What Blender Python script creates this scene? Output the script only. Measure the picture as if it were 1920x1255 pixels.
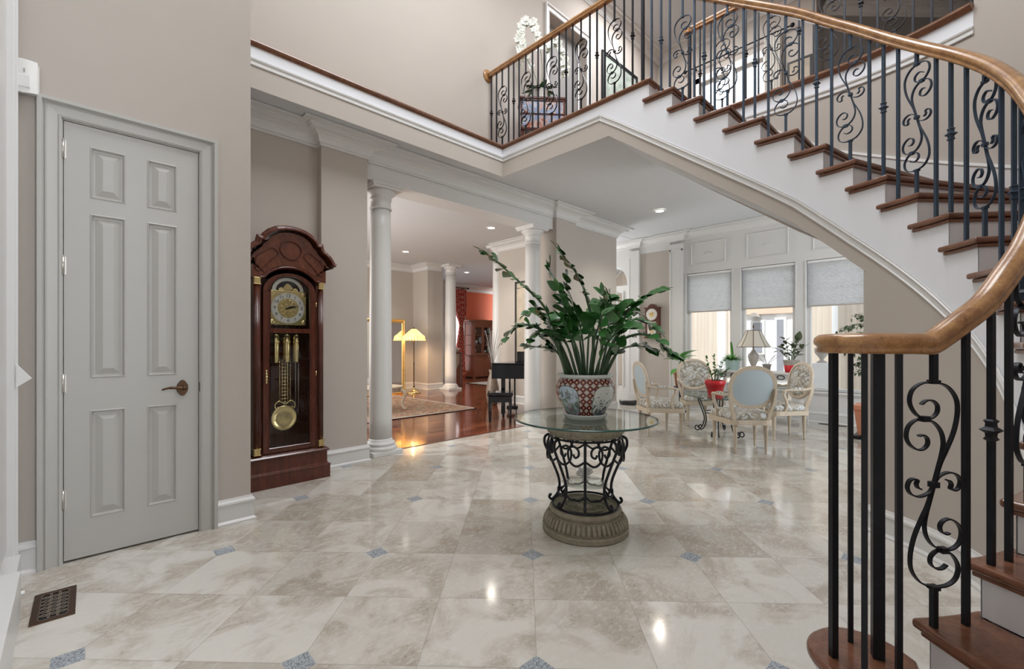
import bpy, bmesh, math, random
from mathutils import Vector, Matrix
random.seed(7)
S = bpy.context.scene
for o in list(bpy.data.objects): bpy.data.objects.remove(o)
COL = S.collection
PI = math.pi
sin, cos = math.sin, math.cos

# ------------------------------------------------------------------ camera, world, lights
YAW = 0.7955                     # angle of the view direction from the world X axis
EYE = 1.22
FPX = 841.0
cam = bpy.data.cameras.new('camera'); co = bpy.data.objects.new('camera', cam); COL.objects.link(co)
cam.sensor_fit = 'HORIZONTAL'; cam.sensor_width = 36.0; cam.lens = 36.0*FPX/1920
cam.shift_x = 0; cam.shift_y = (644-627.5)/1920
cam.clip_start = 0.05; cam.clip_end = 200
co.location = (0, 0, EYE); co.rotation_euler = (PI/2, 0, YAW-PI/2)
S.camera = co
S.view_settings.view_transform = 'Standard'; S.view_settings.look = 'None'
S.view_settings.gamma = 1; S.view_settings.use_curve_mapping = False
S.view_settings.exposure = 0.44

W = bpy.data.worlds.new('daylight'); S.world = W; W.use_nodes = True
bg = W.node_tree.nodes['Background']; bg.inputs[0].default_value = (0.84, 0.91, 1.0, 1); bg.inputs[1].default_value = 2.2

def area(name, loc, rot, sx, sy, power, color=(1, 1, 1), spread=PI):
    l = bpy.data.lights.new(name, 'AREA'); l.shape = 'RECTANGLE'; l.size = sx; l.size_y = sy
    l.energy = power; l.color = color; l.spread = spread
    o = bpy.data.objects.new(name, l); COL.objects.link(o); o.location = loc; o.rotation_euler = rot
    return o
def pointl(name, loc, power, color, r=0.05):
    l = bpy.data.lights.new(name, 'POINT'); l.energy = power; l.color = color; l.shadow_soft_size = r
    o = bpy.data.objects.new(name, l); COL.objects.link(o); o.location = loc; return o
# added area lamp standing in for daylight from the unseen entrance behind the camera
LS = dict(entry=290, well=165, hall=45, living=150, dining=240, up=75, side=75)
area('entry_fill', (1.9, -3.0, 3.0), (math.radians(90), 0, math.radians(-42)), 2.2, 4.6, LS['entry'], (0.96, 0.97, 1.0))
area('foyer_ceiling_fill', (2.6, 1.9, 6.85), (0, 0, 0), 2.4, 2.4, LS['well'], (0.95, 0.97, 1.0))  # added fill lamp above the frame, under a closed ceiling without a skylight
area('front_hall_fill', (7.6, 6.75, 1.9), (math.radians(-90), 0, 0), 1.0, 1.8, LS['hall'], (0.97, 0.98, 1.0))  # added hall fill, hidden from view behind the pier
area('living_fill', (1.15, 7.6, 1.7), (0, math.radians(-90), 0), 2.0, 4.0, LS['living'], (1.0, 0.97, 0.93))  # added living room fill out of view, in front of a solid wall
area('dining_fill', (13.8, 9.2, 1.8), (0, math.radians(90), 0), 2.2, 3.4, LS['dining'], (1.0, 0.98, 0.95))  # added dining room fill, kept out of sight; no window stands there
sun = bpy.data.lights.new('sun', 'SUN'); so = bpy.data.objects.new('sun', sun); COL.objects.link(so)
sun.energy = 4.0; sun.angle = math.radians(3); so.rotation_euler = (0, math.radians(-22), 0)
area('sitting_fill', (6.4, -1.62, 1.6), (math.radians(90), 0, 0), 2.6, 2.2, LS['side'], (0.90, 0.95, 1.0))  # added fill for the sitting area, hidden behind the stair wall
area('upper_hall_fill', (6.6, 3.2, 6.9), (0, 0, 0), 1.6, 1.6, LS['up'], (0.98, 0.98, 1.0))  # added overhead fill above the frame, with no fixture

# ------------------------------------------------------------------ materials
class NT:
    def __init__(s, name):
        s.m = bpy.data.materials.new(name); s.m.use_nodes = True; s.t = s.m.node_tree
        s.b = s.t.nodes['Principled BSDF']; s.out = s.t.nodes['Material Output']
    def n(s, typ, **kw):
        nd = s.t.nodes.new(typ)
        for k, v in kw.items(): setattr(nd, k, v)
        return nd
    def l(s, a, b): s.t.links.new(a, b)
    def val(s, sock, v):
        if isinstance(v, bpy.types.NodeSocket): s.l(v, sock)
        else: sock.default_value = v
    def math(s, op, a, b=0.0, c=0.0):
        nd = s.n('ShaderNodeMath', operation=op)
        s.val(nd.inputs[0], a); s.val(nd.inputs[1], b); s.val(nd.inputs[2], c)
        return nd.outputs[0]
    def mix(s, f, a, b):
        nd = s.n('ShaderNodeMix', data_type='RGBA')
        s.val(nd.inputs[0], f)
        for sock, v in ((nd.inputs[6], a), (nd.inputs[7], b)):
            if isinstance(v, tuple) and len(v) == 3: v = v+(1,)
            s.val(sock, v)
        return nd.outputs[2]
    def ramp(s, f, stops, interp='LINEAR'):
        nd = s.n('ShaderNodeValToRGB'); s.val(nd.inputs[0], f); r = nd.color_ramp; r.interpolation = interp
        while len(r.elements) < len(stops): r.elements.new(0.5)
        for e, (p, c) in zip(r.elements, stops):
            e.position = p; e.color = (c if len(c) == 4 else c+(1,)) if isinstance(c, tuple) else (c, c, c, 1)
        return nd.outputs[0]
    def coord(s, kind='Object'): return s.n('ShaderNodeTexCoord').outputs[kind]
    def map(s, v, scale=(1, 1, 1), rot=(0, 0, 0), loc=(0, 0, 0)):
        nd = s.n('ShaderNodeMapping'); s.l(v, nd.inputs[0])
        nd.inputs[1].default_value = loc; nd.inputs[2].default_value = rot; nd.inputs[3].default_value = scale
        return nd.outputs[0]
    def noise(s, v, scale=5, detail=4, rough=0.5, dist=0.0, out=0):
        nd = s.n('ShaderNodeTexNoise'); s.l(v, nd.inputs['Vector'])
        nd.inputs['Scale'].default_value = scale; nd.inputs['Detail'].default_value = detail
        nd.inputs['Roughness'].default_value = rough; nd.inputs['Distortion'].default_value = dist
        return nd.outputs[out]
    def bump(s, h, strength=0.2, dist=0.01):
        nd = s.n('ShaderNodeBump'); nd.inputs['Strength'].default_value = strength; nd.inputs['Distance'].default_value = dist
        s.l(h, nd.inputs['Height']); s.l(nd.outputs[0], s.b.inputs['Normal'])
    def set(s, color=None, rough=0.5, metal=0.0, spec=0.5, **kw):
        if color is not None:
            if isinstance(color, tuple) and len(color) == 3: color = color+(1,)
            s.val(s.b.inputs['Base Color'], color)
        s.val(s.b.inputs['Roughness'], rough); s.val(s.b.inputs['Metallic'], metal)
        s.b.inputs['Specular IOR Level'].default_value = spec
        for k, v in kw.items():
            s.val(s.b.inputs[k.replace('_', ' ')], v)
        return s.m

def plain(name, c, rough=0.5, metal=0.0, var=0.06, scale=6.0, bump=0.0, spec=0.5, **kw):
    t = NT(name); v = t.coord()
    f = t.noise(v, scale, 4)
    d = tuple(x*(1-var) for x in c); u = tuple(min(1, x*(1+var)) for x in c)
    col = t.mix(f, d, u)
    m = t.set(col, rough, metal, spec, **kw)
    if bump: t.bump(t.noise(v, scale*25, 3), bump, 0.002)
    return m

M = {}
M['wall'] = plain('beige_wall_paint', (0.475, 0.430, 0.385), 0.75, var=0.03, scale=3, bump=0.10)
M['trim'] = plain('white_trim_paint', (0.66, 0.655, 0.64), 0.38, var=0.02)
M['door'] = plain('door_grey_white_paint', (0.46, 0.455, 0.43), 0.35, var=0.02)
M['ceil'] = plain('ceiling_paint', (0.58, 0.59, 0.60), 0.8, var=0.02)
M['string'] = plain('stair_white_paint', (0.78, 0.80, 0.84), 0.45, var=0.02)
M['orange'] = plain('orange_wall_paint', (0.68, 0.15, 0.07), 0.6, var=0.08, scale=0.8)
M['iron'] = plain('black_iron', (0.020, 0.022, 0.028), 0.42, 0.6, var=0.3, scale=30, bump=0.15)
M['lit_iron'] = plain('lit_blue_iron', (0.036, 0.062, 0.098), 0.38, 0.35, var=0.3, scale=30, bump=0.1)  # lighter bluish copy of the iron; light on upper stair balusters put into its colour
M['grille'] = plain('worn_bronze_grille', (0.20, 0.165, 0.13), 0.5, 0.4)
M['bronze'] = plain('bronze_hardware', (0.10, 0.055, 0.032), 0.35, 0.9, var=0.3, scale=20)
M['nickel'] = plain('nickel', (0.55, 0.53, 0.49), 0.3, 1.0)
M['brass'] = plain('polished_brass', (0.74, 0.60, 0.30), 0.22, 1.0, var=0.15, scale=40)
M['silver'] = plain('silvered_dial', (0.72, 0.71, 0.66), 0.35, 0.7, var=0.1, scale=30)
M['blackp'] = plain('black_print', (0.01, 0.01, 0.012), 0.5)
M['whitep'] = plain('white_plastic', (0.78, 0.78, 0.76), 0.4)
M['paper'] = plain('white_paper', (0.85, 0.85, 0.84), 0.8)
M['blackgloss'] = plain('black_lacquer', (0.006, 0.007, 0.010), 0.08, var=0.1)
M['stone'] = plain('cast_stone', (0.29, 0.265, 0.20), 0.8, var=0.45, scale=22, bump=0.4)
M['cream'] = plain('cream_crackled_paint', (0.55, 0.465, 0.36), 0.45, var=0.14, scale=26, bump=0.25)
M['bluefab'] = plain('pale_blue_fabric', (0.43, 0.51, 0.55), 0.6, var=0.05, scale=200, bump=0.1)
M['terra'] = plain('terracotta', (0.50, 0.20, 0.11), 0.7, var=0.1)
M['red'] = plain('red_glaze', (0.62, 0.02, 0.03), 0.25, var=0.06)
M['mint'] = plain('mint_glaze', (0.62, 0.82, 0.78), 0.3)
M['taupe'] = plain('taupe_ceramic', (0.40, 0.37, 0.33), 0.5, var=0.15, scale=30)
M['soil'] = plain('soil', (0.035, 0.025, 0.018), 0.95, var=0.4, scale=60, bump=0.5)
M['stem'] = plain('green_stem', (0.045, 0.10, 0.045), 0.4, var=0.3, scale=20)
M['porc'] = plain('porcelain', (0.60, 0.66, 0.65), 0.12, var=0.04)
M['robot'] = plain('dark_plastic', (0.02, 0.02, 0.022), 0.3)
M['petal'] = plain('orchid_petal', (0.86, 0.87, 0.80), 0.5, var=0.05, Subsurface_Weight=0.1)
M['gold'] = plain('gold_frame', (0.55, 0.34, 0.12), 0.35, 0.8, var=0.4, scale=35, bump=0.5)
M['grayhall'] = plain('grey_hall_paint', (0.30, 0.29, 0.28), 0.7)
M['darkwood_r'] = plain('dark_reddish_wood', (0.11, 0.028, 0.014), 0.3, var=0.5, scale=8)
M['shadefab'] = plain('lamp_shade_silk', (0.62, 0.58, 0.50), 0.7, var=0.05, Transmission_Weight=0.15)
M['leafpale'] = plain('dried_grass', (0.42, 0.41, 0.40), 0.8, var=0.2)
M['mirror'] = plain('mirror_glass', (0.82, 0.84, 0.84), 0.02, 1.0, var=0.0)

def leafmat(name, a, b, rough=0.22):
    t = NT(name); v = t.coord('Object')
    f = t.noise(v, 14, 2)
    t.set(t.mix(f, a, b), rough, 0, 0.6)
    t.b.inputs['Subsurface Weight'].default_value = 0.0
    return t.m
M['leaf'] = leafmat('glossy_leaf', (0.012, 0.075, 0.022), (0.055, 0.19, 0.04))
M['leaf2'] = leafmat('bright_leaf', (0.07, 0.26, 0.05), (0.14, 0.38, 0.07), 0.35)
M['leaf3'] = leafmat('olive_leaf', (0.045, 0.075, 0.035), (0.10, 0.13, 0.06), 0.3)

def wood(name, c1, c2, rough=0.25, sc=(2, 2, 22), grain=1.0, coat=0.3):
    t = NT(name); v = t.map(t.coord(), scale=sc)
    n = t.noise(v, 3.0, 6, 0.6, 0.6)
    w = t.noise(t.map(t.coord(), scale=tuple(x*4 for x in sc)), 6.0, 3)
    f = t.math('ADD', t.math('MULTIPLY', n, 0.75), t.math('MULTIPLY', w, 0.35*grain))
    col = t.ramp(f, [(0.32, c1), (0.72, c2)])
    t.set(col, rough, 0, 0.5)
    t.b.inputs['Coat Weight'].default_value = coat; t.b.inputs['Coat Roughness'].default_value = 0.12
    return t.m
M['rail'] = wood('handrail_oak', (0.18, 0.068, 0.026), (0.50, 0.275, 0.11), 0.28, (6, 6, 6))
M['tread'] = wood('tread_wood', (0.095, 0.036, 0.020), (0.23, 0.10, 0.056), 0.25, (2.5, 2.5, 14))
M['cap'] = wood('cap_wood', (0.12, 0.045, 0.022), (0.26, 0.115, 0.055), 0.35, (8, 2, 8))
M['mahog'] = wood('mahogany', (0.040, 0.008, 0.0045), (0.115, 0.028, 0.013), 0.22, (14, 3, 1.6))
M['burl'] = wood('flame_mahogany', (0.045, 0.010, 0.005), (0.16, 0.045, 0.020), 0.2, (9, 9, 4))
M['cabwood'] = wood('carved_rosewood', (0.13, 0.030, 0.012), (0.30, 0.085, 0.035), 0.3, (10, 10, 3))

def glassmat(name, tint=(0.9, 0.97, 0.95), rough=0.0, ior=1.45):
    t = NT(name); g = t.n('ShaderNodeBsdfGlossy'); g.inputs['Roughness'].default_value = rough
    tr = t.n('ShaderNodeBsdfTransparent'); tr.inputs[0].default_value = tint+(1,)
    fw = t.n('ShaderNodeLayerWeight'); fw.inputs[0].default_value = 0.5; f0 = ((ior-1)/(ior+1))**2
    fr = t.math('ADD', t.math('MULTIPLY', t.math('POWER', fw.outputs[1], 5.0), 1-f0), f0)
    mx = t.n('ShaderNodeMixShader'); t.l(fr, mx.inputs[0]); t.l(tr.outputs[0], mx.inputs[1]); t.l(g.outputs[0], mx.inputs[2])
    t.l(mx.outputs[0], t.out.inputs[0]); return t.m
M['glass'] = glassmat('table_glass', (0.93, 0.98, 0.96), 0.0, 1.5)
M['pane'] = glassmat('window_pane', (0.97, 0.98, 0.98), 0.0, 1.35)
M['clockglass'] = glassmat('clock_glass', (0.95, 0.96, 0.96), 0.0, 1.4)
t = NT('glass_edge'); M['gedge'] = t.set((0.012, 0.07, 0.06), 0.05, 0, 0.9)

def emis(name, c, s):
    t = NT(name); t.set(c, 0.5); t.b.inputs['Emission Color'].default_value = c+(1,); t.b.inputs['Emission Strength'].default_value = s; return t.m
M['bulb'] = emis('lit_lamp', (1.0, 0.95, 0.86), 14)

# travertine floor: 18 in tiles laid at 45 degrees to the walls, granite insets at every second corner
TILE = 0.4525; TA = YAW-0.0276; TO = (1.570, 1.451)
def tilemat():
    t = NT('travertine_tiles'); v = t.coord()
    sep = t.n('ShaderNodeSeparateXYZ'); t.l(v, sep.inputs[0]); X, Y = sep.outputs[0], sep.outputs[1]
    dx = t.math('SUBTRACT', X, TO[0]); dy = t.math('SUBTRACT', Y, TO[1])
    # j along the viewing axis, i to the right of it
    j = t.math('DIVIDE', t.math('ADD', t.math('MULTIPLY', dx, cos(TA)), t.math('MULTIPLY', dy, sin(TA))), TILE)
    i = t.math('DIVIDE', t.math('SUBTRACT', t.math('MULTIPLY', dx, sin(TA)), t.math('MULTIPLY', dy, cos(TA))), TILE)
    fi = t.math('FLOOR', i); fj = t.math('FLOOR', j)
    comb = t.n('ShaderNodeCombineXYZ'); t.l(fi, comb.inputs[0]); t.l(fj, comb.inputs[1])
    wn = t.n('ShaderNodeTexWhiteNoise'); wn.noise_dimensions = '3D'; t.l(comb.outputs[0], wn.inputs[0])
    r = wn.outputs[0]
    ci = t.math('ABSOLUTE', t.math('SUBTRACT', t.math('FRACT', i), 0.5)); cj = t.math('ABSOLUTE', t.math('SUBTRACT', t.math('FRACT', j), 0.5))
    joint = t.math('GREATER_THAN', t.math('MAXIMUM', ci, cj), 0.4955)
    # shifted noise per tile
    off = t.n('ShaderNodeVectorMath', operation='MULTIPLY_ADD'); t.l(wn.outputs[1], off.inputs[0]); off.inputs[1].default_value = (9, 9, 9); t.l(v, off.inputs[2])
    vv = off.outputs[0]
    big = t.noise(vv, 3.2, 5, 0.6, 0.8); fine = t.noise(t.map(vv, scale=(1, 1.8, 1)), 26, 5, 0.7, 0.5)
    spk = t.noise(vv, 70, 3, 0.7)
    base = t.ramp(r, [(0.0, (0.64, 0.615, 0.565)), (0.5, (0.57, 0.54, 0.485)), (0.8, (0.50, 0.465, 0.41)), (1.0, (0.40, 0.36, 0.30))])
    c = t.mix(t.ramp(big, [(0.44, 0.0), (0.62, 0.95)]), base, t.mix(0.55, base, (0.29, 0.22, 0.15)))
    c = t.mix(t.ramp(fine, [(0.50, 0.0), (0.66, 0.55)]), c, (0.66, 0.65, 0.62))
    c = t.mix(t.math('MULTIPLY', t.ramp(spk, [(0.60, 0.0), (0.66, 1.0)]), t.ramp(big, [(0.5, 0.0), (0.6, 0.5)])), c, (0.16, 0.135, 0.105))
    c = t.mix(t.math('MULTIPLY', joint, 0.38), c, (0.22, 0.20, 0.17))
    # insets: corners with i even, j odd
    a = t.math('SUBTRACT', t.math('MULTIPLY', t.math('FRACT', t.math('ADD', t.math('MULTIPLY', i, 0.5), 0.5)), 2), 1)
    b = t.math('SUBTRACT', t.math('MULTIPLY', t.math('FRACT', t.math('ADD', t.math('MULTIPLY', t.math('SUBTRACT', j, 1), 0.5), 0.5)), 2), 1)
    d = t.math('ADD', t.math('ABSOLUTE', a), t.math('ABSOLUTE', b))
    ins = t.math('LESS_THAN', d, 0.150); rim = t.math('LESS_THAN', d, 0.157)
    gr = t.n('ShaderNodeTexVoronoi'); t.l(v, gr.inputs[0]); gr.inputs['Scale'].default_value = 230
    sepc = t.n('ShaderNodeSeparateColor'); t.l(gr.outputs['Color'], sepc.inputs[0])
    gc = t.ramp(sepc.outputs[0], [(0.0, (0.06, 0.07, 0.085)), (0.22, (0.22, 0.25, 0.28)), (0.5, (0.40, 0.43, 0.46)), (1.0, (0.62, 0.63, 0.63))], 'CONSTANT')
    c = t.mix(rim, c, (0.5, 0.48, 0.43)); c = t.mix(ins, c, t.mix(0.35, gc, (0.36, 0.39, 0.42)))
    rg = t.math('ADD', t.math('MULTIPLY', fine, 0.10), 0.055)
    t.set(c, rg, 0, 0.5)
    t.bump(t.math('SUBTRACT', t.math('MULTIPLY', fine, 0.15), t.math('MULTIPLY', joint, 0.8)), 0.08, 0.003)
    return t.m
M['tile'] = tilemat()

def plankmat(name, c1, c2, w=0.085, rot=0.0, rough=0.12):
    t = NT(name); v = t.map(t.coord(), rot=(0, 0, rot))
    sep = t.n('ShaderNodeSeparateXYZ'); t.l(v, sep.inputs[0])
    row = t.math('FLOOR', t.math('DIVIDE', sep.outputs[1], w))
    wn = t.n('ShaderNodeTexWhiteNoise'); wn.noise_dimensions = '1D'; t.l(row, wn.inputs[1])
    seg = t.math('FLOOR', t.math('ADD', t.math('DIVIDE', sep.outputs[0], 0.9), t.math('MULTIPLY', wn.outputs[0], 5)))
    cb = t.n('ShaderNodeCombineXYZ'); t.l(row, cb.inputs[0]); t.l(seg, cb.inputs[1])
    wn2 = t.n('ShaderNodeTexWhiteNoise'); t.l(cb.outputs[0], wn2.inputs[0])
    g = t.noise(t.map(v, scale=(3, 40, 3)), 3, 4)
    f = t.math('ADD', t.math('MULTIPLY', wn2.outputs[0], 0.7), t.math('MULTIPLY', g, 0.3))
    c = t.ramp(f, [(0.1, c1), (0.9, c2)])
    fr = t.math('FRACT', t.math('DIVIDE', sep.outputs[1], w))
    c = t.mix(t.math('LESS_THAN', fr, 0.03), c, tuple(x*0.3 for x in c1))
    t.set(c, rough, 0, 0.5); t.b.inputs['Coat Weight'].default_value = 0.3; t.b.inputs['Coat Roughness'].default_value = 0.06
    return t.m
M['plank'] = plankmat('cherry_floorboards', (0.085, 0.022, 0.011), (0.27, 0.085, 0.038))

def brocade():
    t = NT('floral_brocade'); v = t.coord()
    n = t.noise(v, 11, 3, 0.5, 2.2)
    n2 = t.noise(v, 22, 2, 0.5, 1.5)
    w = t.n('ShaderNodeTexWave'); t.l(v, w.inputs[0]); w.inputs['Scale'].default_value = 7; w.inputs['Distortion'].default_value = 9; w.inputs['Detail'].default_value = 2
    c = t.mix(t.ramp(n, [(0.47, 0), (0.50, 1)]), (0.58, 0.61, 0.62), (0.34, 0.30, 0.23))
    c = t.mix(t.ramp(n2, [(0.52, 0), (0.55, 0.7)]), c, (0.58, 0.56, 0.50))
    c = t.mix(t.ramp(w.outputs[0], [(0.0, 0.75), (0.14, 0.0)]), c, (0.17, 0.145, 0.11))
    return t.set(c, 0.65)
M['broc'] = brocade()

def curtainmat():
    t = NT('red_lattice_curtain'); v = t.map(t.coord(), rot=(0, 0, 0))
    sep = t.n('ShaderNodeSeparateXYZ'); t.l(v, sep.inputs[0])
    a = t.math('ABSOLUTE', t.math('SUBTRACT', t.math('FRACT', t.math('MULTIPLY', t.math('ADD', sep.outputs[0], t.math('MULTIPLY', sep.outputs[2], 0.6)), 9)), 0.5))
    b = t.math('ABSOLUTE', t.math('SUBTRACT', t.math('FRACT', t.math('MULTIPLY', t.math('SUBTRACT', sep.outputs[0], t.math('MULTIPLY', sep.outputs[2], 0.6)), 9)), 0.5))
    f = t.math('GREATER_THAN', t.math('MAXIMUM', a, b), 0.43)
    return t.set(t.mix(f, (0.42, 0.045, 0.03), (0.66, 0.36, 0.26)), 0.7)
M['curt'] = curtainmat()
def rugmat():
    t = NT('oriental_rug'); v = t.coord()
    sep = t.n('ShaderNodeSeparateXYZ'); t.l(v, sep.inputs[0])
    n = t.noise(v, 9, 4, 0.6, 1.5)
    n2 = t.noise(v, 24, 3, 0.6, 1.0)
    c = t.mix(t.ramp(n, [(0.44, 0), (0.50, 1)]), (0.40, 0.33, 0.22), (0.20, 0.16, 0.11))
    c = t.mix(t.ramp(n2, [(0.52, 0), (0.56, 0.9)]), c, (0.27, 0.05, 0.03))
    c = t.mix(t.ramp(n2, [(0.36, 0.8), (0.42, 0)]), c, (0.07, 0.08, 0.08))
    return t.set(c, 0.95)
M['rug'] = rugmat()

def potmat():
    # red lattice with diamonds and two white garden-scene panels, all from the pot's own object coordinates
    t = NT('painted_porcelain'); v = t.coord()
    sep = t.n('ShaderNodeSeparateXYZ'); t.l(v, sep.inputs[0]); X, Y, Z = sep.outputs
    th = t.math('ARCTAN2', Y, X)
    u = t.math('MULTIPLY', th, 28/(2*PI)*1.0); w = t.math('MULTIPLY', Z, 28/(2*PI*0.18))
    fu = t.math('SUBTRACT', t.math('FRACT', u), 0.5); fw = t.math('SUBTRACT', t.math('FRACT', w), 0.5)
    d1 = t.math('ADD', t.math('ABSOLUTE', fu), t.math('ABSOLUTE', fw))
    c = t.mix(t.math('LESS_THAN', d1, 0.40), (0.12, 0.016, 0.014), (0.62, 0.60, 0.56))
    c = t.mix(t.math('LESS_THAN', d1, 0.29), c, (0.05, 0.05, 0.08))
    c = t.mix(t.math('LESS_THAN', d1, 0.23), c, (0.70, 0.66, 0.62))
    c = t.mix(t.math('LESS_THAN', d1, 0.09), c, (0.45, 0.14, 0.07))
    # dots between the diamonds
    gu = t.math('SUBTRACT', t.math('FRACT', t.math('ADD', u, 0.5)), 0.5); gw = t.math('SUBTRACT', t.math('FRACT', t.math('ADD', w, 0.5)), 0.5)
    d2 = t.math('SQRT', t.math('ADD', t.math('MULTIPLY', gu, gu), t.math('MULTIPLY', gw, gw)))
    c = t.mix(t.math('LESS_THAN', d2, 0.16), c, (0.62, 0.40, 0.28))
    # panels: rounded medallions
    lob = t.noise(v, 16, 1)
    def panel(cang, scene, hw=0.086):
        nonlocal c
        da = t.math('MULTIPLY', t.math('SUBTRACT', th, cang), 0.175)
        da = t.math('DIVIDE', da, hw); dz = t.math('DIVIDE', t.math('SUBTRACT', Z, 0.118), 0.098)
        p = t.math('ADD', t.math('POWER', t.math('ABSOLUTE', da), 3), t.math('POWER', t.math('ABSOLUTE', dz), 3))
        p = t.math('ADD', p, t.math('MULTIPLY', t.math('SUBTRACT', lob, 0.5), 0.5))
        inside = t.math('LESS_THAN', p, 1.0)
        c = t.mix(t.math('LESS_THAN', p, 1.12), c, (0.03, 0.06, 0.05))
        c = t.mix(inside, c, scene)
    n = t.noise(v, 38, 5, 0.7, 0.6); gz2 = t.math('ADD', t.math('MULTIPLY', Z, 1.0), 0.44)
    birds = t.mix(t.ramp(t.math('SUBTRACT', t.math('ADD', n, 0.06), gz2), [(0.02, 0), (0.06, 1)]), (0.62, 0.66, 0.64), (0.10, 0.12, 0.14))
    n3 = t.noise(v, 30, 3, 0.6, 1.0, out=1)
    garden = t.mix(t.ramp(t.math('SUBTRACT', t.math('ADD', n, 0.14), gz2), [(0.0, 0), (0.10, 1)]), (0.50, 0.62, 0.74), t.mix(0.5, n3, (0.05, 0.09, 0.10)))
    garden = t.mix(t.ramp(n, [(0.52, 0), (0.56, 0.7)]), garden, (0.08, 0.12, 0.10))
    # angles are measured in the pot's own frame (its object is turned to the room)
    panel(-2.54, birds); panel(2.34, garden, 0.074); panel(0.6, birds); panel(-0.9, garden)
    return t.set(c, 0.10, 0, 0.6)
M['pot'] = potmat()

def shademat():
    t = NT('leaded_amber_glass'); v = t.coord()
    sep = t.n('ShaderNodeSeparateXYZ'); t.l(v, sep.inputs[0])
    th = t.math('ARCTAN2', sep.outputs[1], sep.outputs[0])
    a = t.math('FRACT', t.math('MULTIPLY', th, 24/(2*PI))); b = t.math('FRACT', t.math('MULTIPLY', sep.outputs[2], 30))
    lead = t.math('MAXIMUM', t.math('LESS_THAN', a, 0.12), t.math('LESS_THAN', b, 0.14))
    c = t.mix(lead, (0.95, 0.62, 0.22), (0.12, 0.07, 0.02))
    t.set(c, 0.3); t.l(c, t.b.inputs['Emission Color']); t.b.inputs['Emission Strength'].default_value = 1.3
    return t.m
M['tiff'] = shademat()
def blindmat():
    t = NT('cellular_blind'); v = t.coord(); sep = t.n('ShaderNodeSeparateXYZ'); t.l(v, sep.inputs[0])
    w = t.math('SINE', t.math('MULTIPLY', sep.outputs[2], 2*PI/0.02))
    t.set((0.62, 0.63, 0.65), 0.8); t.bump(w, 0.3, 0.004)
    t.b.inputs['Transmission Weight'].default_value = 0.0
    tr = t.n('ShaderNodeBsdfTranslucent'); tr.inputs[0].default_value = (0.72, 0.74, 0.76, 1)
    mx = t.n('ShaderNodeMixShader'); mx.inputs[0].default_value = 0.45
    t.l(t.b.outputs[0], mx.inputs[1]); t.l(tr.outputs[0], mx.inputs[2]); t.l(mx.outputs[0], t.out.inputs[0])
    return t.m
M['blind'] = blindmat()
def sidingmat():
    t = NT('tan_streaked_stucco'); v = t.coord()
    n = t.noise(t.map(v, scale=(1, 9, 0.25)), 2.2, 4)
    return t.set(t.mix(n, (0.52, 0.42, 0.32), (0.80, 0.72, 0.62)), 0.9)
M['siding'] = sidingmat()
M['extwhite'] = plain('white_stucco', (0.80, 0.80, 0.80), 0.8)
M['extglass'] = plain('dim_exterior_window', (0.33, 0.34, 0.38), 0.15)
M['extpeach'] = plain('peach_stucco', (0.75, 0.55, 0.42), 0.8)
M['ground'] = plain('courtyard_paving', (0.50, 0.47, 0.42), 0.9)
M['sheer'] = plain('sheer_curtain', (0.75, 0.73, 0.68), 0.9, Transmission_Weight=0.0)
M['china'] = plain('china_ware', (0.5, 0.52, 0.52), 0.2, var=0.9, scale=22)
M['mosaic'] = plain('mosaic_inlay', (0.22, 0.17, 0.13), 0.35, var=0.9, scale=60)
M['painting'] = plain('floral_landscape_canvas', (0.30, 0.34, 0.30), 0.6, var=0.9, scale=8)
M['abstract'] = plain('sand_relief_canvas', (0.45, 0.39, 0.31), 0.8, var=0.35, scale=5)
def chestmat():
    t = NT('painted_chest_scene'); v = t.coord(); n = t.noise(v, 6, 3, 0.5, 1.5)
    return t.set(t.ramp(n, [(0.35, (0.40, 0.10, 0.06)), (0.45, (0.55, 0.42, 0.36)), (0.55, (0.20, 0.30, 0.50)), (0.68, (0.55, 0.55, 0.56))]), 0.2)
M['chest'] = chestmat()

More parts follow.
